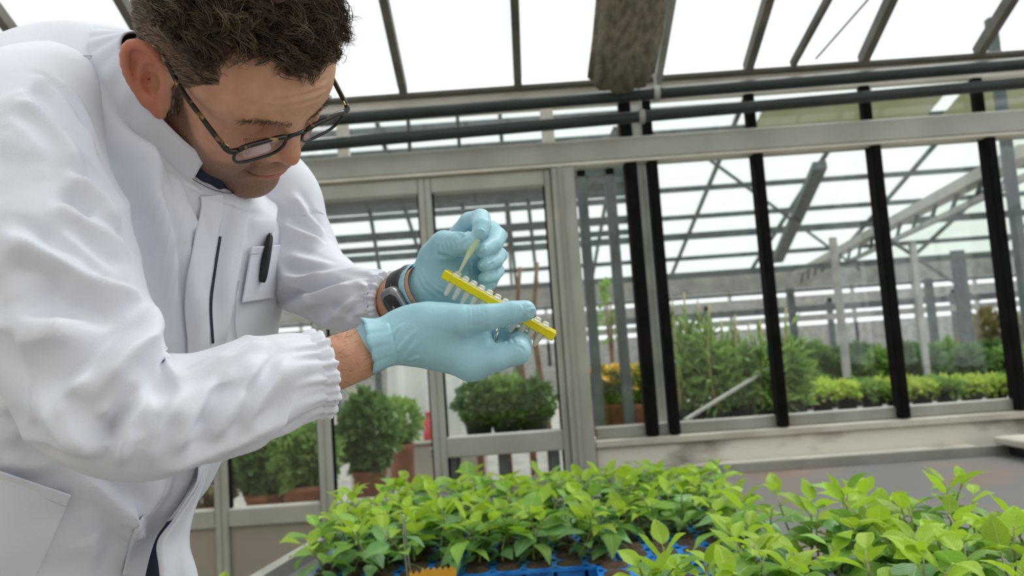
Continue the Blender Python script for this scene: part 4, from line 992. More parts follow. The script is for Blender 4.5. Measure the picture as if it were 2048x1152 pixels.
# --- sparse dark hair on the near forearm
ai = np.where(np.abs(np.arange(len(aV))//32-66) < 11)[0]; ai = g_.choice(ai, 420); aN = normals(aV, aQ)
if np.mean(np.sum((aV-np.repeat(aV.reshape(-1, 32, 3).mean(1), 32, 0))*aN, 1)) < 0: aN = -aN
along = unit(armR[8]-armR[6])[None]; dn = unit(along*.8+aN[ai]*.45+g_.normal(0, .25, (420, 3))); sl = np.linspace(0, 1, 6)[None, :, None]
AH = aV[ai][:, None]+dn[:, None]*(g_.uniform(.004, .009, (420, 1, 1))*sl)-_u[None, None]*.002*sl**2
ah = strands_obj('arm_hair', AH, np.full(420, .00008), np.clip(g_.normal(.35, .1, 420), 0, 1), person, frame=lambda P: P); ah['kind'] = 'stuff'
# ------------------------------------------------------------------ glasses
M['tortoise'] = mat('tortoiseshell', (.012, .008, .006), .18, 0, (.42, .22, .06), 95, lo=.56, hi=.66)
M['framedark'] = mat('black_acetate', (.010, .010, .014), .2)
M['lens'] = glass_mat('spectacle_lens', (.93, .90, .92), .13, .03)
M['gold'] = mat('brass_rivet', (.75, .55, .2), .25, 1.)
gl = empty('eyeglasses', tuple(H((.10, 0, .012)))); tag(gl, 'tortoiseshell and black rectangular eyeglasses low on the man\'s nose', 'eyeglasses')
def gframe(P): P = np.array(P, float); P[:, 2] += .0045+.064*P[:, 1]; return H(P)
def lens_outline(sg, n=40, sc=1.0):
    """rounded rectangle, in (y,z) around lens centre, on a gently curved front"""
    out = []
    for k in range(n):
        t = 2*math.pi*k/n; c, s_ = math.cos(t), math.sin(t); q = (abs(c)**3.6+abs(s_)**3.6)**(-1/3.6)
        yy = c*q*.0272*sc; zz = s_*q*.0120*sc
        if zz < 0: yy *= 1-.12*(-zz/.0120)
        out.append((yy, zz))
    return out
def front_x(y, z): return .1010-1.2*y*y
for sg in (-1, 1):
    cy, cz = sg*.0375, .0005
    O = [(front_x(cy+a, cz+b), cy+a, cz+b+.0) for a, b in lens_outline(sg)]
    P = np.array(O+O[:3]); W_ = gframe(P)
    MB().tube(W_, .0016, 8, False).build('rim', M['framedark'], gl, True)
    # thick tortoise brow bar along the top of each rim
    top = [(front_x(cy+a, cz+b)+.0006, cy+a, cz+b+.0022) for a, b in sorted(lens_outline(sg)) if b > .0074]
    MB().tube(gframe(np.array(top)), .0026, 8).build('brow_bar', M['tortoise'], gl, True)
    # lens
    V = [(front_x(cy, cz), cy, cz)]; n = 40
    for rr in (.5, .97):
        V += [(front_x(cy+a*rr, cz+b*rr)-.0003, cy+a*rr, cz+b*rr) for a, b in lens_outline(sg)]
    nV = len(V); V = V+[(p[0]-.0016, p[1], p[2]) for p in V]
    Fc = [(0, 1+k, 1+(k+1) % n) for k in range(n)]+[(1+k, 1+n+k, 1+n+(k+1) % n, 1+(k+1) % n) for k in range(n)]
    Fc += [tuple(i+nV for i in f[::-1]) for f in Fc]+[(1+n+k, 1+n+nV+k, 1+n+nV+(k+1) % n, 1+n+(k+1) % n) for k in range(n)]
    mesh_obj('lens', gframe(np.array(V)), Fc, M['lens'], gl, True)
    # end piece and temple arm
    hx_, hy_ = front_x(sg*.066, 0), sg*.0665
    tp = [(hx_, hy_-sg*.004, .0085), (hx_-.001, hy_+sg*.003, .0095), (hx_-.006, hy_+sg*.0058, .0100)]
    MB().tube(gframe(catmull(tp, 8)), .0030, 8).build('end_piece', M['tortoise'], gl, True)
    arm = [(hx_-.005, hy_+sg*.0058, .0100), (hx_-.035, sg*.0755, .016), (hx_-.070, sg*.0785, .024), (.002, sg*.0795, .034), (-.015, sg*.0785, .035), (-.030, sg*.0770, .020)]
    MB().tube(gframe(catmull(arm, 30)), np.linspace(.0027, .0019, 30), 8).build('temple_arm', M['tortoise'], gl, True)
    MB().tube(gframe(np.array([(hx_-.005, hy_+sg*.0030, .0118), (hx_-.010, hy_+sg*.0042, .0124)])), .0010, 6).build('hinge', M['gold'], gl, True)
br = [(front_x(.011, 0), -.0115, .0075), (.1015, -.006, .0110), (.1025, 0, .0122), (.1015, .006, .0110), (front_x(.011, 0), .0115, .0075)]
MB().tube(gframe(catmull(br, 14)), .0023, 8).build('bridge', M['framedark'], gl, True)
# ------------------------------------------------------------------ gloved hands
M['glove'] = mat('blue_nitrile', (.30, .53, .625), .40, 0, (.34, .58, .67), 14, .15, 240, spec=.4)
def hand_world(V): return C3(V)
def pc(px, py, d): return np.array([(px-1024)/FPX*d, (py-576)/FPX*d, d])
def q2(cx, cy, d): return pc(720+cx/2.955, 390+cy/2.955, d)        # points read off a close-up of the hands
def rp2(r, d): return r/2.955*d/FPX
# --- right hand (near), thumb on top, fingers curling up under the rack
def right_hand():
    g = SDF((-.150, .010, .690), (.045, .120, .850), .0014)
    D = .765
    # cuff and wrist
    g.chain([q2(95, 885, .748), q2(230, 845, .752), q2(330, 830, .757)], [rp2(152, .748), rp2(140, .752), rp2(150, .757)], .01, flat=((0, 0, 1), .92))
    # back of the hand
    g.chain([q2(330, 830, .757), q2(480, 835, .762), q2(620, 870, .768)], [rp2(168, .757), rp2(185, .762), rp2(165, .768)], .02, flat=((.25, -.2, 1), .62))
    g.cap(q2(520, 900, .760), q2(655, 985, .757), rp2(110, .76), rp2(98, .757), .02)
    # thenar and thumb
    g.chain([q2(420, 760, .752), q2(600, 745, .744), q2(760, 722, .742), q2(900, 695, .745), q2(978, 683, .748)], [rp2(110, .75), rp2(98, .745), rp2(78, .742), rp2(68, .745), rp2(64, .748)], .012)
    g.cap(q2(560, 780, .760), q2(670, 800, .765), rp2(100, .76), rp2(66, .765), .012)   # web
    # index finger: knuckle -> PIP -> curls back and away under the rack
    g.chain([q2(655, 990, .757), q2(800, 966, .752), q2(930, 925, .755)], [rp2(96, .757), rp2(80, .752), rp2(74, .755)], .012)
    g.chain([q2(930, 925, .757), q2(945, 878, .772), q2(930, 842, .786)], [rp2(73, .755), rp2(68, .77), rp2(64, .785)], .006)
    g.chain([q2(930, 838, .786), q2(890, 815, .797), q2(845, 800, .800)], [rp2(64, .785), rp2(62, .79), rp2(58, .79)], .004)
    # middle, ring and little finger behind it
    g.chain([q2(640, 985, .785), q2(790, 950, .785), q2(880, 915, .792), q2(900, 868, .806), q2(880, 835, .816), q2(810, 815, .818), q2(770, 815, .815)], [rp2(92, .78), rp2(80, .78), rp2(76, .79), rp2(68, .8), rp2(64, .81), rp2(60, .81), rp2(56, .81)], .008)
    g.chain([q2(610, 965, .808), q2(740, 945, .812), q2(820, 915, .822), q2(840, 880, .832), q2(790, 850, .838), q2(740, 845, .836)], [rp2(84, .8), rp2(74, .8), rp2(70, .82), rp2(64, .82), rp2(60, .83), rp2(54, .83)], .008)
    g.chain([q2(560, 930, .825), q2(670, 920, .835), q2(730, 890, .842), q2(700, 855, .846)], [rp2(76, .82), rp2(64, .83), rp2(58, .84), rp2(52, .84)], .008)
    g.cap(q2(500, 880, .78), q2(560, 920, .81), rp2(120, .78), rp2(95, .81), .02)
    g.smooth(1); return g.mesh()
RV, RQ = right_hand(); RV = relax(RV, RQ, 2, .5); RN = normals(RV, RQ)
def Q2(L): return [(720+p[0]/2.955, 390+p[1]/2.955) for p in L]
st = []
for cx, a in ((640, .5), (668, .8), (690, .9), (712, .7), (735, .5)):   # stretch wrinkles at the thumb joint
    st.append((Q2([(cx-12, 640, .735), (cx, 700, .722), (cx+6, 760, .726), (cx-2, 800, .74)]), .0012, -.0008*a, 0))
for p in ([(180, 960, .73), (250, 900, .725), (300, 830, .722), (330, 770, .725)], [(230, 1000, .735), (300, 920, .725), (350, 850, .722)], [(150, 860, .73), (200, 800, .725), (280, 740, .728)], [(270, 990, .735), (360, 960, .728)], [(200, 930, .73), (230, 830, .722), (260, 770, .725)]):
    st.append((Q2(p), .0026, .0014, .4))
for p in ([(950, 640, .73), (965, 690, .722), (955, 745, .73)], [(985, 690, .722), (1010, 672, .724), (1040, 668, .73)], [(1000, 735, .73), (985, 700, .722)], [(975, 745, .728), (1000, 700, .722)]):
    st.append((Q2(p), .0018, .0012, .4))
for p in ([(860, 815, .80), (875, 850, .78), (870, 880, .77)], [(890, 830, .80), (905, 860, .78), (905, 885, .77)], [(930, 890, .75), (960, 900, .745), (985, 930, .745)]):
    st.append((Q2(p), .0013, -.0011, 0))
RV = C3(RV+RN*(noise3(RV, 130, 21, 2)*.00025)[:, None]); RV = drape(RV, RQ, st)
gR = quads_obj('glove', RV, RQ, M['glove'], person); gR['label'] = 'pale blue nitrile glove on the near hand, thumb on top'
# rolled, flaring cuff of the near glove
def cuff_ring(pts_c, ax, ay, n=72, rows=8, length=.016, flare=.004, seed=1, axis=None):
    g = np.random.default_rng(seed); V = []
    t = np.linspace(0, 2*math.pi, n, endpoint=False); w = .0016*np.sin(t*5+1)+.0011*np.sin(t*11+2)+.0007*np.sin(t*23)
    for i in range(rows):
        s = i/(rows-1); rr = 1+(flare*s*s)/np.linalg.norm(ax)
        V.append(pts_c+axis*(length*s+w[:, None]*s*.5)+(ax[None]*np.cos(t)[:, None]+ay[None]*np.sin(t)[:, None])*rr+unit(ax)[None]*np.cos(t)[:, None]*(w*s*.6)[:, None]+unit(ay)[None]*np.sin(t)[:, None]*(w*s*.6)[:, None])
    return np.concatenate(V), grid_faces(rows, n, True)
ax_ = unit(q2(120, 880, .748)-q2(300, 838, .755))
c0 = q2(190, 862, .7505); e1 = q2(100, 730, .742)-q2(165, 1020, .752); e1 = (e1-ax_*e1.dot(ax_))*.5; e2 = unit(np.cross(ax_, e1))*.0225
cv, cq = cuff_ring(c0, e1*.935, e2*.97, axis=ax_, length=.023, flare=.0045, seed=3)
o = quads_obj('glove_cuff', C3(cv), cq, M['glove'], person); o.modifiers.new('thick', 'SOLIDIFY').thickness = .0009
# --- left hand (far), pinching the pipette tip
def left_hand():
    g = SDF((-.135, -.105, .730), (.012, .040, .900), .0014)
    D = .83
    g.chain([q2(385, 550, .815), q2(450, 510, .820), q2(520, 460, .830)], [rp2(148, .82), rp2(148, .82), rp2(155, .83)], .012, flat=((.1, .1, 1), .72))
    g.chain([q2(520, 460, .840), q2(620, 400, .846), q2(680, 330, .85)], [rp2(150, .84), rp2(150, .845), rp2(130, .85)], .02, flat=((.15, .1, 1), .62))
    g.cap(q2(560, 560, .838), q2(690, 500, .848), rp2(105, .835), rp2(95, .845), .02)
    g.cap(q2(600, 560, .83), q2(520, 600, .83), rp2(70, .83), rp2(70, .83), .02)
    # thenar eminence and thumb
    g.chain([q2(450, 370, .815), q2(500, 300, .806), q2(575, 290, .796), q2(625, 285, .790)], [rp2(105, .82), rp2(90, .81), rp2(72, .795), rp2(58, .79)], .014)
    g.chain([q2(625, 285, .790), q2(655, 262, .788), q2(668, 240, .788)], [rp2(56, .79), rp2(36, .79), rp2(20, .79)], .008)
    # index finger: over the top, tip pointing down at us
    g.chain([q2(600, 250, .850), q2(650, 165, .838), q2(712, 140, .815)], [rp2(85, .845), rp2(66, .835), rp2(58, .815)], .014)
    g.chain([q2(712, 140, .815), q2(720, 185, .795), q2(712, 222, .787)], [rp2(58, .81), rp2(55, .795), rp2(46, .787)], .002)
    # middle, ring, little finger: knuckles right, tips curling back left
    g.chain([q2(690, 270, .868), q2(770, 210, .864), q2(812, 245, .842), q2(790, 295, .815), q2(718, 325, .796)], [rp2(66, .86), rp2(60, .86), rp2(57, .84), rp2(51, .815), rp2(47, .797)], .0012)
    g.chain([q2(700, 350, .870), q2(790, 325, .868), q2(826, 355, .846), q2(802, 392, .818), q2(732, 417, .800)], [rp2(50, .86), rp2(47, .86), rp2(46, .84), rp2(44, .82), rp2(41, .80)], .0012)
    g.chain([q2(690, 430, .872), q2(780, 420, .868), q2(814, 446, .848), q2(792, 480, .822), q2(730, 492, .806)], [rp2(46, .86), rp2(42, .86), rp2(41, .85), rp2(39, .82), rp2(36, .806)], .0012)
    g.cap(q2(690, 540, .85), q2(770, 510, .86), rp2(60, .85), rp2(42, .86), .014)
    g.smooth(1); return g.mesh()
LV, LQ = left_hand(); LV = relax(LV, LQ, 2, .5); LN = normals(LV, LQ)
st = []
for p in ([(440, 350, .80), (500, 368, .79), (560, 370, .785), (610, 368, .79)],):
    st.append((Q2(p), .0025, -.0022, 0))
for k in range(5): st.append((Q2([(440+k*26, 285-k*6, .80), (452+k*26, 320-k*4, .79), (448+k*28, 350, .79)]), .0014, -.0006, 0))
for p in ([(690, 215, .79), (715, 200, .78), (745, 215, .79)], [(690, 330, .79), (715, 315, .785), (750, 315, .79)], [(700, 400, .80), (720, 425, .79), (760, 400, .80)], [(735, 420, .80), (770, 390, .805), (800, 380, .81)], [(700, 320, .79), (735, 335, .79), (740, 300, .79)], [(640, 390, .82), (645, 450, .82), (640, 520, .82)], [(670, 400, .82), (668, 470, .82)], [(330, 440, .80), (400, 540, .795), (480, 610, .80)], [(350, 420, .80), (440, 540, .795), (540, 600, .80)], [(610, 190, .83), (640, 220, .82), (650, 180, .82)], [(590, 215, .83), (625, 235, .82)], [(700, 470, .80), (740, 462, .795), (790, 470, .80)], [(640, 250, .78), (615, 262, .78), (600, 290, .78)]):
    st.append((Q2(p), .0018, .0013, .3))
LV = C3(LV+LN*(noise3(LV, 140, 23, 2)*.0003)[:, None]); LV = drape(LV, LQ, st)
gL = quads_obj('glove', LV, LQ, M['glove'], person); gL['label'] = 'pale blue nitrile glove on the far hand, fingers curled round a pipette tip'
ax_ = unit(pc(812, 592, .825)-pc(850, 575, .808)); c0 = q2(385, 548, .815); e1 = q2(330, 400, .815)-q2(440, 700, .815); e1 = (e1-ax_*e1.dot(ax_))*.5; e2 = unit(np.cross(ax_, e1))*.030
cv, cq = cuff_ring(c0, e1*.98, e2, axis=ax_, length=.014, flare=.002, seed=5)
o = quads_obj('glove_cuff', C3(cv), cq, M['glove'], person); o.modifiers.new('thick', 'SOLIDIFY').thickness = .0010
# ------------------------------------------------------------------ things held
M['yellow'] = mat('translucent_yellow', (.93, .74, .0), .22, 0, (.96, .82, .0), 40)
b_ = M['yellow'].node_tree.nodes['Principled BSDF']; b_.inputs['Transmission Weight'].default_value = .25; b_.inputs['Subsurface Weight'].default_value = .0
M['tube'] = mat('frosted_polypropylene', (.86, .84, .74), .35, 0, (.80, .79, .68), 30); M['tube'].node_tree.nodes['Principled BSDF'].inputs['Transmission Weight'].default_value = .3
def q1(cx, cy, d): return pc(860+cx/5.76, 520+cy/5.76, d)
rk0, rk1 = q1(165, 165, .768), q1(1420, 878, .768); rdir = unit(rk1-rk0); rlen = np.linalg.norm(rk1-rk0)
down = unit(np.array([-.40, .90, .10])-rdir*np.dot([-.40, .90, .10], rdir)); dep = unit(np.cross(rdir, down)); dep = dep if dep[2] > 0 else -dep
rack = empty('tube_rack', tuple(C3(rk0))); tag(rack, 'yellow plastic rack strip of white tubes held in the near hand', 'tube rack')
def rbox(a0, a1, b0, b1, c0, c1, name, m, bev=.0008):
    mb = MB().box(a0, a1, b0, b1, c0, c1, bev); V = np.array(mb.v); V = rk0+V[:, :1]*rdir+V[:, 1:2]*down+V[:, 2:3]*dep
    return mesh_obj(name, C3(V), mb.f, M[m], rack, False)
hh = rp2(24, .768)
rbox(0, rlen, -hh, hh, -.002, .016, 'rack_bar', 'yellow')
rbox(-.0014, .007, -hh*1.12, hh*1.12, -.003, .017, 'rack_end', 'yellow'); rbox(rlen-.007, rlen+.0014, -hh*1.12, hh*1.12, -.003, .017, 'rack_end', 'yellow')
pitch = 18.65*.768/FPX
def lathe(c, axis, prof, n=16):
    a = unit(np.cross(axis, [.2, .1, 1])); b = np.cross(axis, a); V = []
    for r, h in prof: V += [c+axis*h+r*(a*math.cos(2*math.pi*k/n)+b*math.sin(2*math.pi*k/n)) for k in range(n)]
    return np.array(V), [tuple(q) for q in grid_faces(len(prof), n, True)]
for k in range(12):
    c = rk0+rdir*(.0105+pitch*k)+dep*.003
    V, Fc = lathe(c, down, [(.0001, -.0056), (.0030, -.0056), (.0040, -.0050), (.0041, .004), (.0036, .0055), (.0022, .0165), (.0018, .0178), (.0001, .0180)])
    t = mesh_obj('sample_tube', C3(V), Fc, M['tube'], None, True)
    tag(t, f'white conical sample tube in the yellow rack\'s front row, {ORD[k]} from left', 'tube', 'sample tubes in the yellow rack')
    V, Fc = lathe(c+dep*.0088, down, [(.0001, -.0078), (.0022, -.0076), (.0032, -.0068), (.0036, -.0050), (.0038, -.004), (.0036, .004), (.0022, .0150), (.0001, .0160)])
    t = mesh_obj('sample_tube', C3(V), Fc, M['tube'], None, True)
    tag(t, f'white domed sample tube in the yellow rack\'s rear row, {ORD[k]} from left', 'tube', 'rear sample tubes in the yellow rack')
# pipette tip
M['tip'] = mat('pale_green_tip', (.62, .74, .45), .25, 0, (.70, .80, .55), 30); M['tip'].node_tree.nodes['Principled BSDF'].inputs['Transmission Weight'].default_value = .35
p0, p1 = q2(712, 215, .790), q2(575, 478, .772); dr = unit(p1-p0); Lp = np.linalg.norm(p1-p0)
V, Fc = lathe(p0, dr, [(.0001, 0), (.0040, 0), (.0040, .012), (.0036, .022), (.0022, Lp*.6), (.0009, Lp-.001), (.0001, Lp)], 18)
o = mesh_obj('pipette_tip', C3(V), Fc, M['tip'], None, True); tag(o, 'pale green tapered pipette tip pinched by the far hand above the rack', 'pipette tip')
M['chrome'] = mat('polished_steel', (.75, .73, .72), .2, .9)
V, Fc = lathe(q2(812, 780, .775), unit(q2(800, 885, .777)-q2(812, 780, .775)), [(.0001, 0), (.0022, 0), (.0023, .010), (.0017, .0175), (.0001, .0178)], 12)
o = mesh_obj('steel_rod', C3(V), Fc, M['chrome'], None, True); tag(o, 'short shiny steel rod tip showing under the near thumb', 'rod')
# ------------------------------------------------------------------ watch on the far wrist
M['strap'] = mat('black_rubber', (.015, .015, .016), .55, 0, (.03, .03, .03), 60); M['case'] = mat('grey_watch_case', (.30, .30, .30), .3, .8); M['face'] = mat('watch_face', (.02, .02, .022), .18)
w0, w1 = q2(262, 640, .835), q2(355, 540, .832)
wa = unit(pc(850, 575, .808)-pc(812, 592, .825)); wc = pc(823, 587, .820)
watch = empty('wrist_watch', tuple(C3(wc))); tag(watch, 'black rubber-strap watch with a grey case on the far wrist', 'watch')
e1 = q2(285, 445, .828)-q2(365, 700, .828); e1 = unit(e1-wa*e1.dot(wa)); e2 = unit(np.cross(wa, e1)); e2 = e2 if e2[2] < 0 else -e2
n = 64; V = []
for r0, h in ((0, -.0095), (.0022, -.0085), (.0022, .0085), (0, .0095)):
    V += [wc+wa*h+(e1*math.cos(2*math.pi*k/n)*(.0262+r0)+e2*math.sin(2*math.pi*k/n)*(.0258+r0)) for k in range(n)]
mesh_obj('strap', C3(np.array(V)), [tuple(q) for q in grid_faces(4, n, True)], M['strap'], watch, True)
cd = unit(e2*.96-e1*.28); cc = wc+cd*.0270; tx = wa; ty = unit(np.cross(cd, tx))
def wplate(sx, sy, h0, h1, pw, name, m, n=32):
    V = []
    for s_, h in ((1.0, h0), (1.0, h1-.0012), (.92, h1), (.0, h1)):
        for k in range(n):
            t = 2*math.pi*k/n; c, s = math.cos(t), math.sin(t); q = (abs(c)**pw+abs(s)**pw)**(-1/pw)*s_; V.append(cc+tx*(sx*c*q)+ty*(sy*s*q)+cd*h)
    return mesh_obj(name, C3(np.array(V)), [tuple(q) for q in grid_faces(4, n, True)]+[tuple(range(n))[::-1]], M[m], watch, True)
wplate(.0125, .0195, -.003, .0045, 3.5, 'watch_case', 'case'); wplate(.0098, .0140, .003, .0056, 3.5, 'watch_face', 'face'); wplate(.0016, .0016, .005, .0064, 2, 'button', 'case')
# ------------------------------------------------------------------ lab coat
M['coat'] = mat('white_cotton', (.73, .735, .81), .75, 0, (.70, .71, .79), 5, .12, 700, spec=.25)
M['seam'] = mat('coat_stitching', (.62, .62, .72), .8)
M['navy'] = mat('navy_shirt', (.008, .013, .035), .8, 0, (.014, .02, .045), 40, .2, 300)
coat = None
F_, S_ = np.array([.92, 0, -.39]), np.array([.39, 0, .92])
def cc_(px, py, d): return C3(pc(px, py, d))
def cv_(v): return v[0]*_r-v[1]*_u+v[2]*_f
rings = [  # px, py, d, front axis, side axis (far)
    (345, 212, .838, (.048, .078, -.018), (.028, .004, .051)),
    (325, 228, .842, (.070, .090, -.028), (.045, .020, .085)),
    (300, 262, .850, (.085, .080, -.035), (.062, .030, .130)),
    (282, 320, .858, (.098, .060, -.042), (.075, .028, .165)),
    (265, 400, .865, (.108, .045, -.046), (.078, .020, .178)),
    (250, 500, .872, (.118, .030, -.050), (.078, .010, .182)),
    (240, 600, .875, (.122, .020, -.052), (.078, .005, .180)),
    (222, 700, .875, (.124, .012, -.052), (.078, 0, .176)),
    (185, 800, .875, (.124, .006, -.052), (.078, 0, .172)),
    (140, 900, .872, (.124, .0, -.052), (.078, 0, .170)),
    (85, 1000, .870, (.124, .0, -.052), (.078, 0, .170)),
    (24, 1080, .868, (.122, .0, -.052), (.078, 0, .172)),
    (4, 1160, .868, (.126, .0, -.052), (.080, 0, .175)),
    (-20, 1400, .868, (.130, .0, -.055), (.085, 0, .180)),
    (-90, 1900, .868, (.135, .0, -.055), (.090, 0, .185))]
NU, NV = 230, 260
TL = Loft([(cc_(a, b, c), cv_(np.array(f)), cv_(np.array(s))) for a, b, c, f, s in rings], NU, NV, 2.35)
TV = TL.V.copy(); TQ = TL.Q
def ridged_(ph, sharp=2.2): return (1-np.abs(np.sin(ph)))**sharp
def proj(P):
    q = P-CAM; return np.stack([1024+FPX*(q@_r)/(q@_f), 576-FPX*(q@_u)/(q@_f)], 1)
TN = normals(TV, TQ)
if np.mean(np.sum((TV-np.repeat(TL.C, NV, 0))*TN, 1)) < 0: TQ = TQ[:, ::-1].copy(); TN = -TN
# front edge of the near panel: lift everything on the near side of the opening
edge_px = catmull(np.array([(446, 383), (446, 420), (436, 470), (424, 540), (416, 610), (420, 700), (414, 800), (400, 900), (372, 985), (332, 1045), (306, 1085), (284, 1170), (270, 1300)]), 80)
pp = proj(TV); facing = np.sum((CAM-TV)*TN, 1) > 0
ex = np.interp(pp[:, 1], edge_px[:, 1], edge_px[:, 0])
sd = (ex-pp[:, 0])*TL.C[:, None].repeat(NV, 1).reshape(-1, 3).dot(_f)*0+(ex-pp[:, 0])/FPX*.85     # metres to the near side of the opening
lift = .0045*np.exp(-(sd/.03)**2)+.004*np.clip(sd/.03, -1, 1)
rowfade = np.repeat(np.clip(np.linspace(0, 1, NU)*14-.6, 0, 1), NV)
TV = TV+TN*(lift*sstep(370, 480, pp[:, 1])*sstep(-.05, .25, np.sum((CAM-TV)*TN, 1)/np.linalg.norm(CAM-TV, axis=1))*rowfade)[:, None]
st = [  # long drapes falling from the neck and shoulder over the near chest
  ([(226, 110), (240, 190), (272, 280), (305, 370), (330, 470), (345, 580), (350, 680)], .017, .015, .45),
  ([(262, 235), (300, 310), (345, 400), (372, 500), (384, 600), (388, 700)], .013, .012, .45),
  ([(310, 310), (350, 360), (385, 430), (404, 520), (404, 620), (400, 700)], .010, .009, .4),
  ([(150, 112), (176, 170), (205, 260), (240, 350), (268, 440), (285, 540), (300, 640)], .013, -.016, 0),
  ([(215, 190), (250, 300), (290, 400), (312, 500), (322, 620)], .012, -.010, 0),
  ([(290, 330), (335, 410), (356, 520), (366, 640)], .010, -.008, 0),
  ([(155, 108), (180, 116), (205, 116), (228, 104)], .007, .005, .2),
  ([(75, 150), (105, 140), (146, 133)], .006, -.004, .2),
  ([(100, 145), (160, 190), (200, 260), (232, 350)], .012, .009, .4),
  ([(330, 300), (360, 350), (410, 392)], .008, .006, .3),
  # far chest
  ([(500, 400), (486, 480), (470, 560), (455, 640), (446, 700)], .012, .006, .3),
  ([(560, 370), (540, 440), (520, 520)], .012, .007, .3),
  ([(470, 400), (455, 470), (440, 560), (436, 680)], .009, -.005, 0),
  # skirt of the coat, below the arm
  ([(140, 925), (205, 975), (255, 1012), (262, 1048)], .016, .015, .4),
  ([(262, 985), (256, 1020), (268, 1050), (300, 1062)], .010, .010, .4),
  ([(215, 940), (250, 985), (262, 1010)], .010, -.010, 0),
  ([(345, 945), (310, 1000), (275, 1060), (245, 1150)], .014, .008, .3),
  ([(375, 930), (335, 990), (305, 1040)], .012, -.011, 0),
  ([(90, 800), (50, 850), (0, 890)], .02, .008, .2), ([(60, 740), (30, 800), (0, 830)], .016, .007, .2),
  ([(120, 915), (60, 930), (0, 915)], .012, .006, .2),
  ([(150, 1010), (190, 1060), (200, 1150)], .018, .006, .2),
]
rf2 = np.repeat(sstep(.03, .13, np.linspace(0, 1, NU)), NV)[:, None]
TV = TV+(drape(TV, TQ, st)-TV)*rf2
_th = np.tile(np.linspace(0, 2*math.pi, NV, endpoint=False), NU); _w = noise3(TV, 6, 77, 2)
_rg = ridged_(_th*4.5+_w*1.3)*np.clip(.4+.8*noise3(TV, 8, 78, 1), 0, 1)+.6*ridged_(_th*7+_w*1.8+1)*np.clip(.3+.8*noise3(TV, 9, 79, 1), 0, 1)
TV = TV+TN*(_rg*.0055*rf2[:, 0]+noise3(TV, 26, 31, 2)*.0006)[:, None]
# coat top edge hides under the collar; close nothing (open neck, open hem)
coat = quads_obj('lab_coat', TV, TQ, M['coat'], person); coat['label'] = 'white cotton lab coat with stand collar, worn open at the hem'
def cquads(name, V, Q, m, thick=0.0, smooth=True):
    o = quads_obj(name, V, Q, M[m], coat, smooth); o.location = (0, 0, 0)
    if thick:
        md = o.modifiers.new('thick', 'SOLIDIFY'); md.thickness = thick; md.offset = 1 if thick > 0 else -1
    return o
# --- sleeves
def ridged(ph, sharp=2.8):
    r = 1-np.abs(np.sin(ph)); return r**sharp
def sleeve(name, pts, ra, rb, strokes, nu=260, nv=170, seed=1, amp=.0006, ff=(16, 1.6, .0075), crook=None):
    P = PX(pts); V, Q, C, T, FR = sweep(P, ra, rb, nu, nv)
    N = normals(V, Q)
    if np.mean(np.sum((V-np.repeat(C, nv, 0))*N, 1)) < 0: Q = Q[:, ::-1].copy(); N = -N
    V = V+N*(noise3(V, 34, seed, 2)*amp)[:, None]
    tt = np.repeat(np.linspace(0, 1, nu), nv); aa = np.tile(np.linspace(0, 2*math.pi, nv, endpoint=False), nu)
    wp = noise3(V, 9, seed+1, 2)
    rg = ridged(tt*ff[0]+np.sin(aa+.6)*ff[1]+wp*1.5)*np.clip(.45+.75*noise3(V, 14, seed+2, 1), 0, 1)+.7*ridged(tt*ff[0]*.6-np.sin(aa-1.0)*ff[1]*1.4+wp*2.1+2)*np.clip(.35+.8*noise3(V, 12, seed+3, 1), 0, 1)
    V = V+N*(rg*ff[2]*sstep(.05, .2, tt)*(1-sstep(.80, .92, tt)))[:, None]
    V = drape(V, Q, strokes)
    # gather the cloth at the elastic cuff
    t = np.repeat(np.linspace(0, 1, nu), nv); an = np.tile(np.linspace(0, 2*math.pi, nv, endpoint=False), nu)
    g = sstep(.86, .97, t); V = V+N*((np.sin(an*17+2*np.sin(an*3))*.0016+np.sin(an*29+1)*.0007)*g)[:, None]
    g2 = sstep(.70, .90, t)*(1-g); V = V+N*(np.sin(an*9+1.3*np.sin(an*2)+t*6)*.0022*g2)[:, None]
    if crook is not None:
        k = PX(crook)[0]; near = np.exp(-(np.linalg.norm(V-k, axis=1)/.05)**4)[:, None]
        for _ in range(14): V = V+near*(relax(V, Q, 1, .7)-V)
    V = V+.2*(relax(V, Q, 2, .5)-V)
    o = cquads(name, V, Q, 'coat'); o.modifiers.new('thick', 'SOLIDIFY').thickness = .0012
    return C, T, FR
nearp = [(105, 175, .790), (52, 235, .725), (40, 345, .680), (78, 475, .656), (118, 600, .640), (165, 715, .628), (224, 800, .624), (302, 832, .636), (400, 815, .657), (500, 785, .684), (580, 760, .704), (632, 750, .718)]
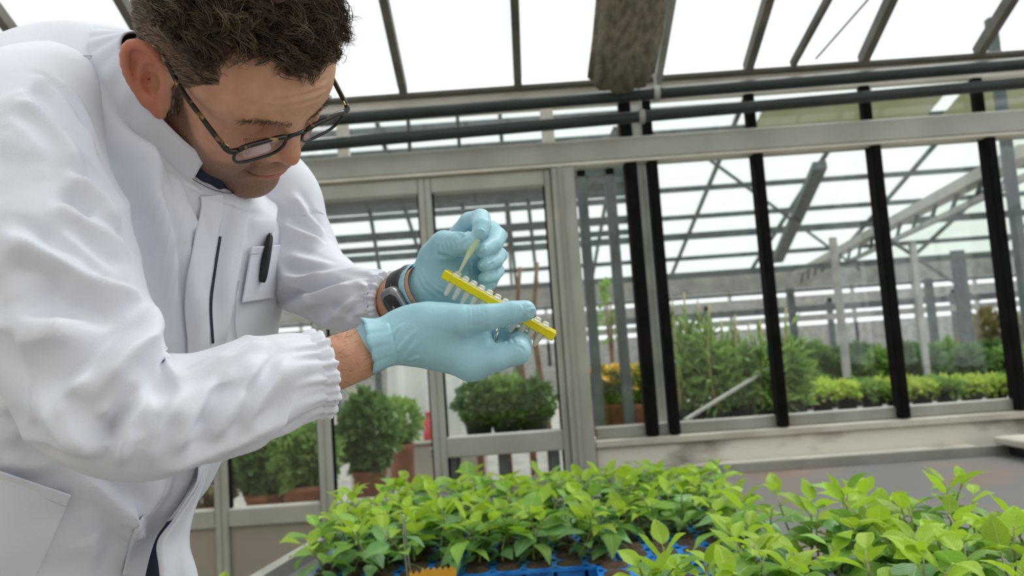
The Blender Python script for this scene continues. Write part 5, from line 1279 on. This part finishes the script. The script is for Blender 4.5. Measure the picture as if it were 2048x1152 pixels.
nst = [
  ([(-10, 450), (60, 490), (120, 530), (190, 572), (255, 588), (300, 600)], .015, .017, .5),
  ([(110, 450), (160, 500), (210, 540), (262, 560)], .012, .009, .4),
  ([(95, 400), (150, 430), (215, 470), (268, 520)], .012, .010, .4),
  ([(120, 345), (165, 370), (215, 415), (255, 480)], .011, .011, .45),
  ([(130, 380), (170, 402), (200, 430)], .009, -.009, 0),
  ([(200, 800), (245, 730), (285, 665), (306, 600)], .014, .016, .5),
  ([(100, 815), (180, 745), (260, 690), (318, 668)], .012, .014, .45),
  ([(60, 560), (130, 585), (190, 625), (235, 610)], .014, -.010, 0),
  ([(0, 600), (60, 640), (130, 650), (210, 625)], .014, .010, .3),
  ([(10, 520), (80, 540), (150, 580)], .012, -.008, 0),
  ([(20, 170), (80, 215), (140, 290), (190, 360)], .016, .010, .4),
  ([(-10, 250), (50, 300), (100, 360)], .02, .006, .2),
  ([(20, 690), (90, 680), (160, 640)], .016, .008, .3),
  ([(60, 150), (110, 172), (160, 235), (200, 325)], .010, .010, .4), ([(20, 200), (80, 235), (130, 295), (175, 370)], .010, .009, .4), ([(85, 150), (140, 200), (185, 285)], .008, -.008, 0), ([(0, 230), (50, 265), (95, 330)], .012, .007, .3),
  # forearm: creases radiating from the crook and the elbow
  ([(196, 850), (232, 805), (262, 775), (300, 752)], .010, .012, .5),
  ([(216, 905), (232, 850), (262, 800), (300, 760)], .009, -.011, 0),
  ([(236, 945), (248, 880), (275, 820), (320, 765)], .010, .012, .45),
  ([(300, 950), (315, 880), (340, 820), (380, 750)], .013, .010, .4),
  ([(350, 930), (380, 860), (420, 790), (455, 715)], .012, .009, .4),
  ([(420, 905), (450, 840), (490, 780), (530, 700)], .013, .009, .4),
  ([(480, 885), (515, 820), (550, 760), (575, 700)], .010, .007, .4),
  ([(390, 880), (430, 810), (470, 745)], .010, -.008, 0),
  ([(335, 722), (365, 738), (400, 728), (430, 712)], .009, .006, .3),
  ([(420, 705), (450, 720), (490, 705), (540, 680)], .010, .009, .4),
  ([(60, 770), (110, 850), (165, 915)], .014, .007, .3),
  ([(110, 790), (150, 860), (200, 925)], .012, .008, .3),
  ([(300, 955), (400, 915), (500, 875), (600, 835)], .012, .006, .3),
]
nC, nT, nFR = sleeve('sleeve', nearp, [.050, .064, .069, .069, .065, .060, .057, .051, .0465, .0445, .040, .0355], [.046, .060, .066, .066, .064, .060, .057, .051, .0465, .0445, .040, .0355], nst, seed=5, crook=(322, 700, .61))
farp = [(500, 340, .985), (552, 395, .99), (574, 465, .99), (606, 535, .975), (655, 580, .94), (706, 600, .90), (750, 606, .868), (784, 605, .846)]
fst = [
  ([(585, 380), (615, 430), (650, 470)], .010, .007, .4), ([(560, 440), (605, 465), (655, 490)], .009, .008, .4),
  ([(565, 500), (620, 520), (670, 530)], .010, .004, .3), ([(530, 630), (600, 600), (670, 575), (720, 572)], .009, .008, .4),
  ([(545, 610), (610, 580), (680, 560)], .008, -.006, 0), ([(640, 660), (670, 625), (720, 595)], .008, .007, .4), ([(690, 655), (720, 622), (760, 595)], .007, .006, .4),
  ([(550, 545), (600, 556), (660, 545)], .010, .007, .4), ([(715, 565), (745, 580), (775, 590)], .006, .005, .3), ([(600, 640), (640, 615), (680, 600)], .007, -.005, 0)]
fC, fT, fFR = sleeve('sleeve', farp, [.055, .056, .053, .050, .043, .038, .034, .029], [.050, .054, .052, .050, .043, .038, .034, .029], fst, nu=180, nv=140, seed=9, amp=.0006, ff=(13, 1.5, .0050))
# --- elastic cuffs: rolled ruffled rings
def cuff(C, T, FR, r, seed, width=.014):
    a, b = FR[-1]; t = np.linspace(0, 2*math.pi, 140, endpoint=False); V = []
    ruff = .0016*np.sin(t*17+2*np.sin(t*3))+.0011*np.sin(t*31+seed)
    for i, (h, dr) in enumerate(((-.012, -.0030), (-.005, .0018), (.000, .0016), (.003, .0034), (.006, .0020), (.0075, -.001), (.006, -.0050), (-.004, -.0060))):
        rr = r+dr+.0008+ruff*(1.0 if i < 5 else .5); V.append(C[-1]+T[-1]*(h+ruff*.5)[:, None]+rr[:, None]*(a*np.cos(t)[:, None]+b*np.sin(t)[:, None]))
    return cquads('elastic_cuff', np.concatenate(V), grid_faces(8, 140, True), 'coat')
cuff(nC, nT, nFR, .0355, 1); cuff(fC, fT, fFR, .029, 2)
# --- stand collar: wide band round the neck, open at the front
def collar(t0=.50, t1=2*math.pi-.42, wm=1.0, hs=1.0):
    n, rows = 120, 18; V = []
    c, f, s = cc_(345, 212, .838), cv_(np.array((.058, .092, -.020))), cv_(np.array((.036, .005, .062)))
    up = unit(cv_(np.array((.10, -.26, -.06)))); ax = unit(np.cross(f, s)); ax = ax if ax.dot(-_u+_r*.6) < 0 else -ax
    t = np.linspace(t0, t1, n)
    for i in range(rows):
        h = max(0, (i-4)/(rows-5)); w = (1.06-.13*h)*wm
        off = ax[None]*((.040+.014*np.clip(-np.cos(t), 0, 1))*h*hs-.014-(.034*(1-i/4) if i < 4 else 0))[:, None]
        bk = np.where(np.cos(t) < 0, 1.0+.52*np.cos(t)*h, 1.0)[:, None]
        P = c+off+(f[None]*bk*np.cos(t)[:, None]+s[None]*np.sin(t)[:, None])*w
        P = P+(unit(f)[None]*np.cos(t)[:, None]+unit(s)[None]*np.sin(t)[:, None])*(.0012*np.sin(t*23+h*3)*math.sin(h*math.pi))[:, None]
        V.append(P)
    V = np.concatenate(V); return V, grid_faces(rows, n)
cV, cQ = collar(); cquads('collar', cV, cQ, 'coat', .0022)
sV, sQ = collar(-.9, .9, .965, .62); o = quads_obj('shirt_collar', sV, sQ, M['navy'], person); o.modifiers.new('thick', 'SOLIDIFY').thickness = .002
V2 = cV.reshape(18, 120, 3); MB().tube(V2[16]-_f*.0018, .0007, 5).build('collar_stitching', M['seam'], coat).location = (0, 0, 0)
# --- navy shirt under the coat (throat and the gap below)
sh = Loft([(cc_(392, 285, .828), cv_(np.array((.030, .052, -.012))), cv_(np.array((.026, .005, .046))))]+[(cc_(a-20*(b > 900), b+8, c+.006), cv_(np.array(f)*.78), cv_(np.array(s)*.72)) for a, b, c, f, s in rings[2:]], 90, 80, 2.3)
quads_obj('shirt', sh.V, sh.Q, M['navy'], person)
tr = Loft([(cc_(a, b, d), cv_(np.array((.026, 0, -.01))), cv_(np.array((.01, 0, .05)))) for a, b, d in ((318, 1030, .905), (308, 1065, .90), (298, 1150, .90), (290, 1400, .90), (285, 1900, .90))], 30, 40)
hip = C3(pc(-60, 1500, .87)); legs = []
for dy in (-.09, .09):
    lv, lq, *_ = sweep(np.array([hip+(0, dy, 0), (hip[0]-.01, hip[1]+dy, .60), (hip[0]-.02, hip[1]+dy*1.1, .35), (hip[0]-.02, hip[1]+dy*1.1, .07)]), [.095, .085, .07, .06], None, 30, 28, ref=(1, 0, 0)); legs.append((lv, lq))
tV, tQ = join([(tr.V, tr.Q)]+legs); quads_obj('trousers', tV, tQ, M['navy'], person)
M['shoe'] = mat('dark_leather', (.02, .015, .012), .4)
for dy in (-.10, .10):
    n, V = 20, []
    for x_, w_, h_ in ((-.13, .02, .05), (-.11, .038, .075), (-.05, .042, .09), (.02, .043, .085), (.09, .05, .055), (.14, .042, .04), (.165, .015, .025)):
        V += [(hip[0]+.02+x_, hip[1]+dy+w_*math.cos(2*math.pi*k/n), max(0.001, h_*.5+h_*.5*math.sin(2*math.pi*k/n))) for k in range(n)]
    quads_obj('shoe', np.array(V), grid_faces(7, n, True), M['shoe'], person)
# --- far front flap of the skirt (right of the navy gap)
L_ = catmull(np.array([(402, 925, .83), (392, 975, .825), (345, 1040, .815), (314, 1085, .81), (318, 1140, .81), (330, 1260, .81)]), 40); R_ = catmull(np.array([(430, 900, .90), (412, 960, .89), (386, 1035, .87), (380, 1090, .865), (396, 1150, .865), (410, 1260, .865)]), 40)
V = []
for i in range(40):
    for j in range(24):
        s_ = j/23; p = L_[i]*(1-s_)+R_[i]*s_; V.append(p+np.array([0, 0, -.012*math.sin(s_*math.pi)+.005*math.sin(s_*9+i*.12)]))
cquads('front_flap', PX(np.array(V)), grid_faces(40, 24), 'coat', .002)
# --- pockets follow the coat surface
vis = np.where(np.sum((CAM-TV)*normals(TV, TQ), 1) > 0)[0]; visp = proj(TV[vis])
def on_coat(px, py, off=.003):
    d2 = (visp[:, 0]-px)**2+(visp[:, 1]-py)**2; k = np.argsort(d2)[:6]; w = 1/(d2[k]+1); P = (TV[vis[k]]*w[:, None]).sum(0)/w.sum()
    D = (P-CAM)@_f-off; return PX((px, py, D))[0]
def patch(name, quad, nu, nv, off, thick=.002, puff=.0):
    q = np.array(quad, float); V = []
    for i in range(nu):
        for j in range(nv):
            u, v = i/(nu-1), j/(nv-1); p = (q[0]*(1-u)+q[1]*u)*(1-v)+(q[3]*(1-u)+q[2]*u)*v
            V.append(on_coat(p[0], p[1], off+puff*math.sin(u*math.pi)*(1-v)))
    V = relax(np.array(V), grid_faces(nu, nv), 3, .5)
    return cquads(name, V, grid_faces(nu, nv), 'coat', thick)
patch('hip_pocket', [(-60, 920), (146, 990), (66, 1165), (-90, 1165)], 30, 26, .007, .0025, .004)
patch('pocket_hem', [(-60, 918), (148, 988), (134, 1014), (-66, 944)], 30, 6, .0095, .002, .004)
patch('chest_pocket', [(500, 492), (576, 486), (545, 600), (480, 610)], 18, 18, .006, .0018, .003)
patch('pocket_hem', [(500, 491), (577, 485), (572, 506), (496, 512)], 18, 5, .0078, .0016, .003)
# seams
def strip(name, edge, wid, n, m, o0, o1, thick):
    E = catmull(np.array(edge, float), n); T = np.gradient(E, axis=0); T /= np.linalg.norm(T, axis=1)[:, None]; V = []
    for i in range(n):
        for j in range(m):
            u = j/(m-1); p = E[i]-np.array([abs(T[i][1]), -T[i][0]*np.sign(T[i][1]+1e-9)])*wid*u; V.append(on_coat(p[0], p[1], o0+(o1-o0)*u))
    V = relax(np.array(V), grid_faces(n, m), 2, .5)
    return cquads(name, V, grid_faces(n, m), 'coat', thick)
strip('front_placket', [(446, 388), (447, 420), (436, 470), (424, 540), (416, 610), (420, 690), (416, 780), (402, 890), (374, 982), (333, 1043), (308, 1083), (287, 1165)], 48, 90, 10, .012, .002, .002)
strip('shirt_strip', [(438, 470), (427, 540), (419, 610), (423, 690)], -7, 40, 4, .0060, .0048, .0005).data.materials[0] = M['navy']  # navy strip laid on the coat for the shirt seen in the opening
def seam(pts, off=.0035):
    P = np.array([on_coat(a, b, off) for a, b in catmull(np.array(pts, float), 26)]); P = catmull(P[::3], 40)
    o = MB().tube(P, .0009, 5).build('seam', M['seam'], coat); o.location = (0, 0, 0)
seam([(70, 152), (100, 138), (145, 132), (150, 112), (190, 112), (226, 105)]); seam([(478, 560), (470, 640), (478, 700)])
# --- pen in the chest pocket
M['pen'] = mat('black_pen', (.012, .012, .013), .25)
pen = empty('pen', tuple(on_coat(535, 515, .02))); tag(pen, 'black ballpoint pen clipped in the chest pocket', 'pen')
a, b = on_coat(541, 466, .016), on_coat(524, 565, .016)
MB().tube([a+(b-a)*t for t in np.linspace(0, 1, 12)], [.0018, .0036, .0042, .0045, .0046, .0047, .0048, .0048, .0048, .0047, .0044, .0030], 14).build('barrel', M['pen'], pen, True)
sf = -_f*.0055
MB().bar(a+(b-a)*.06+sf, a+(b-a)*.72+sf, .0035, .0016, up=tuple(_f)).build('clip', M['pen'], pen)
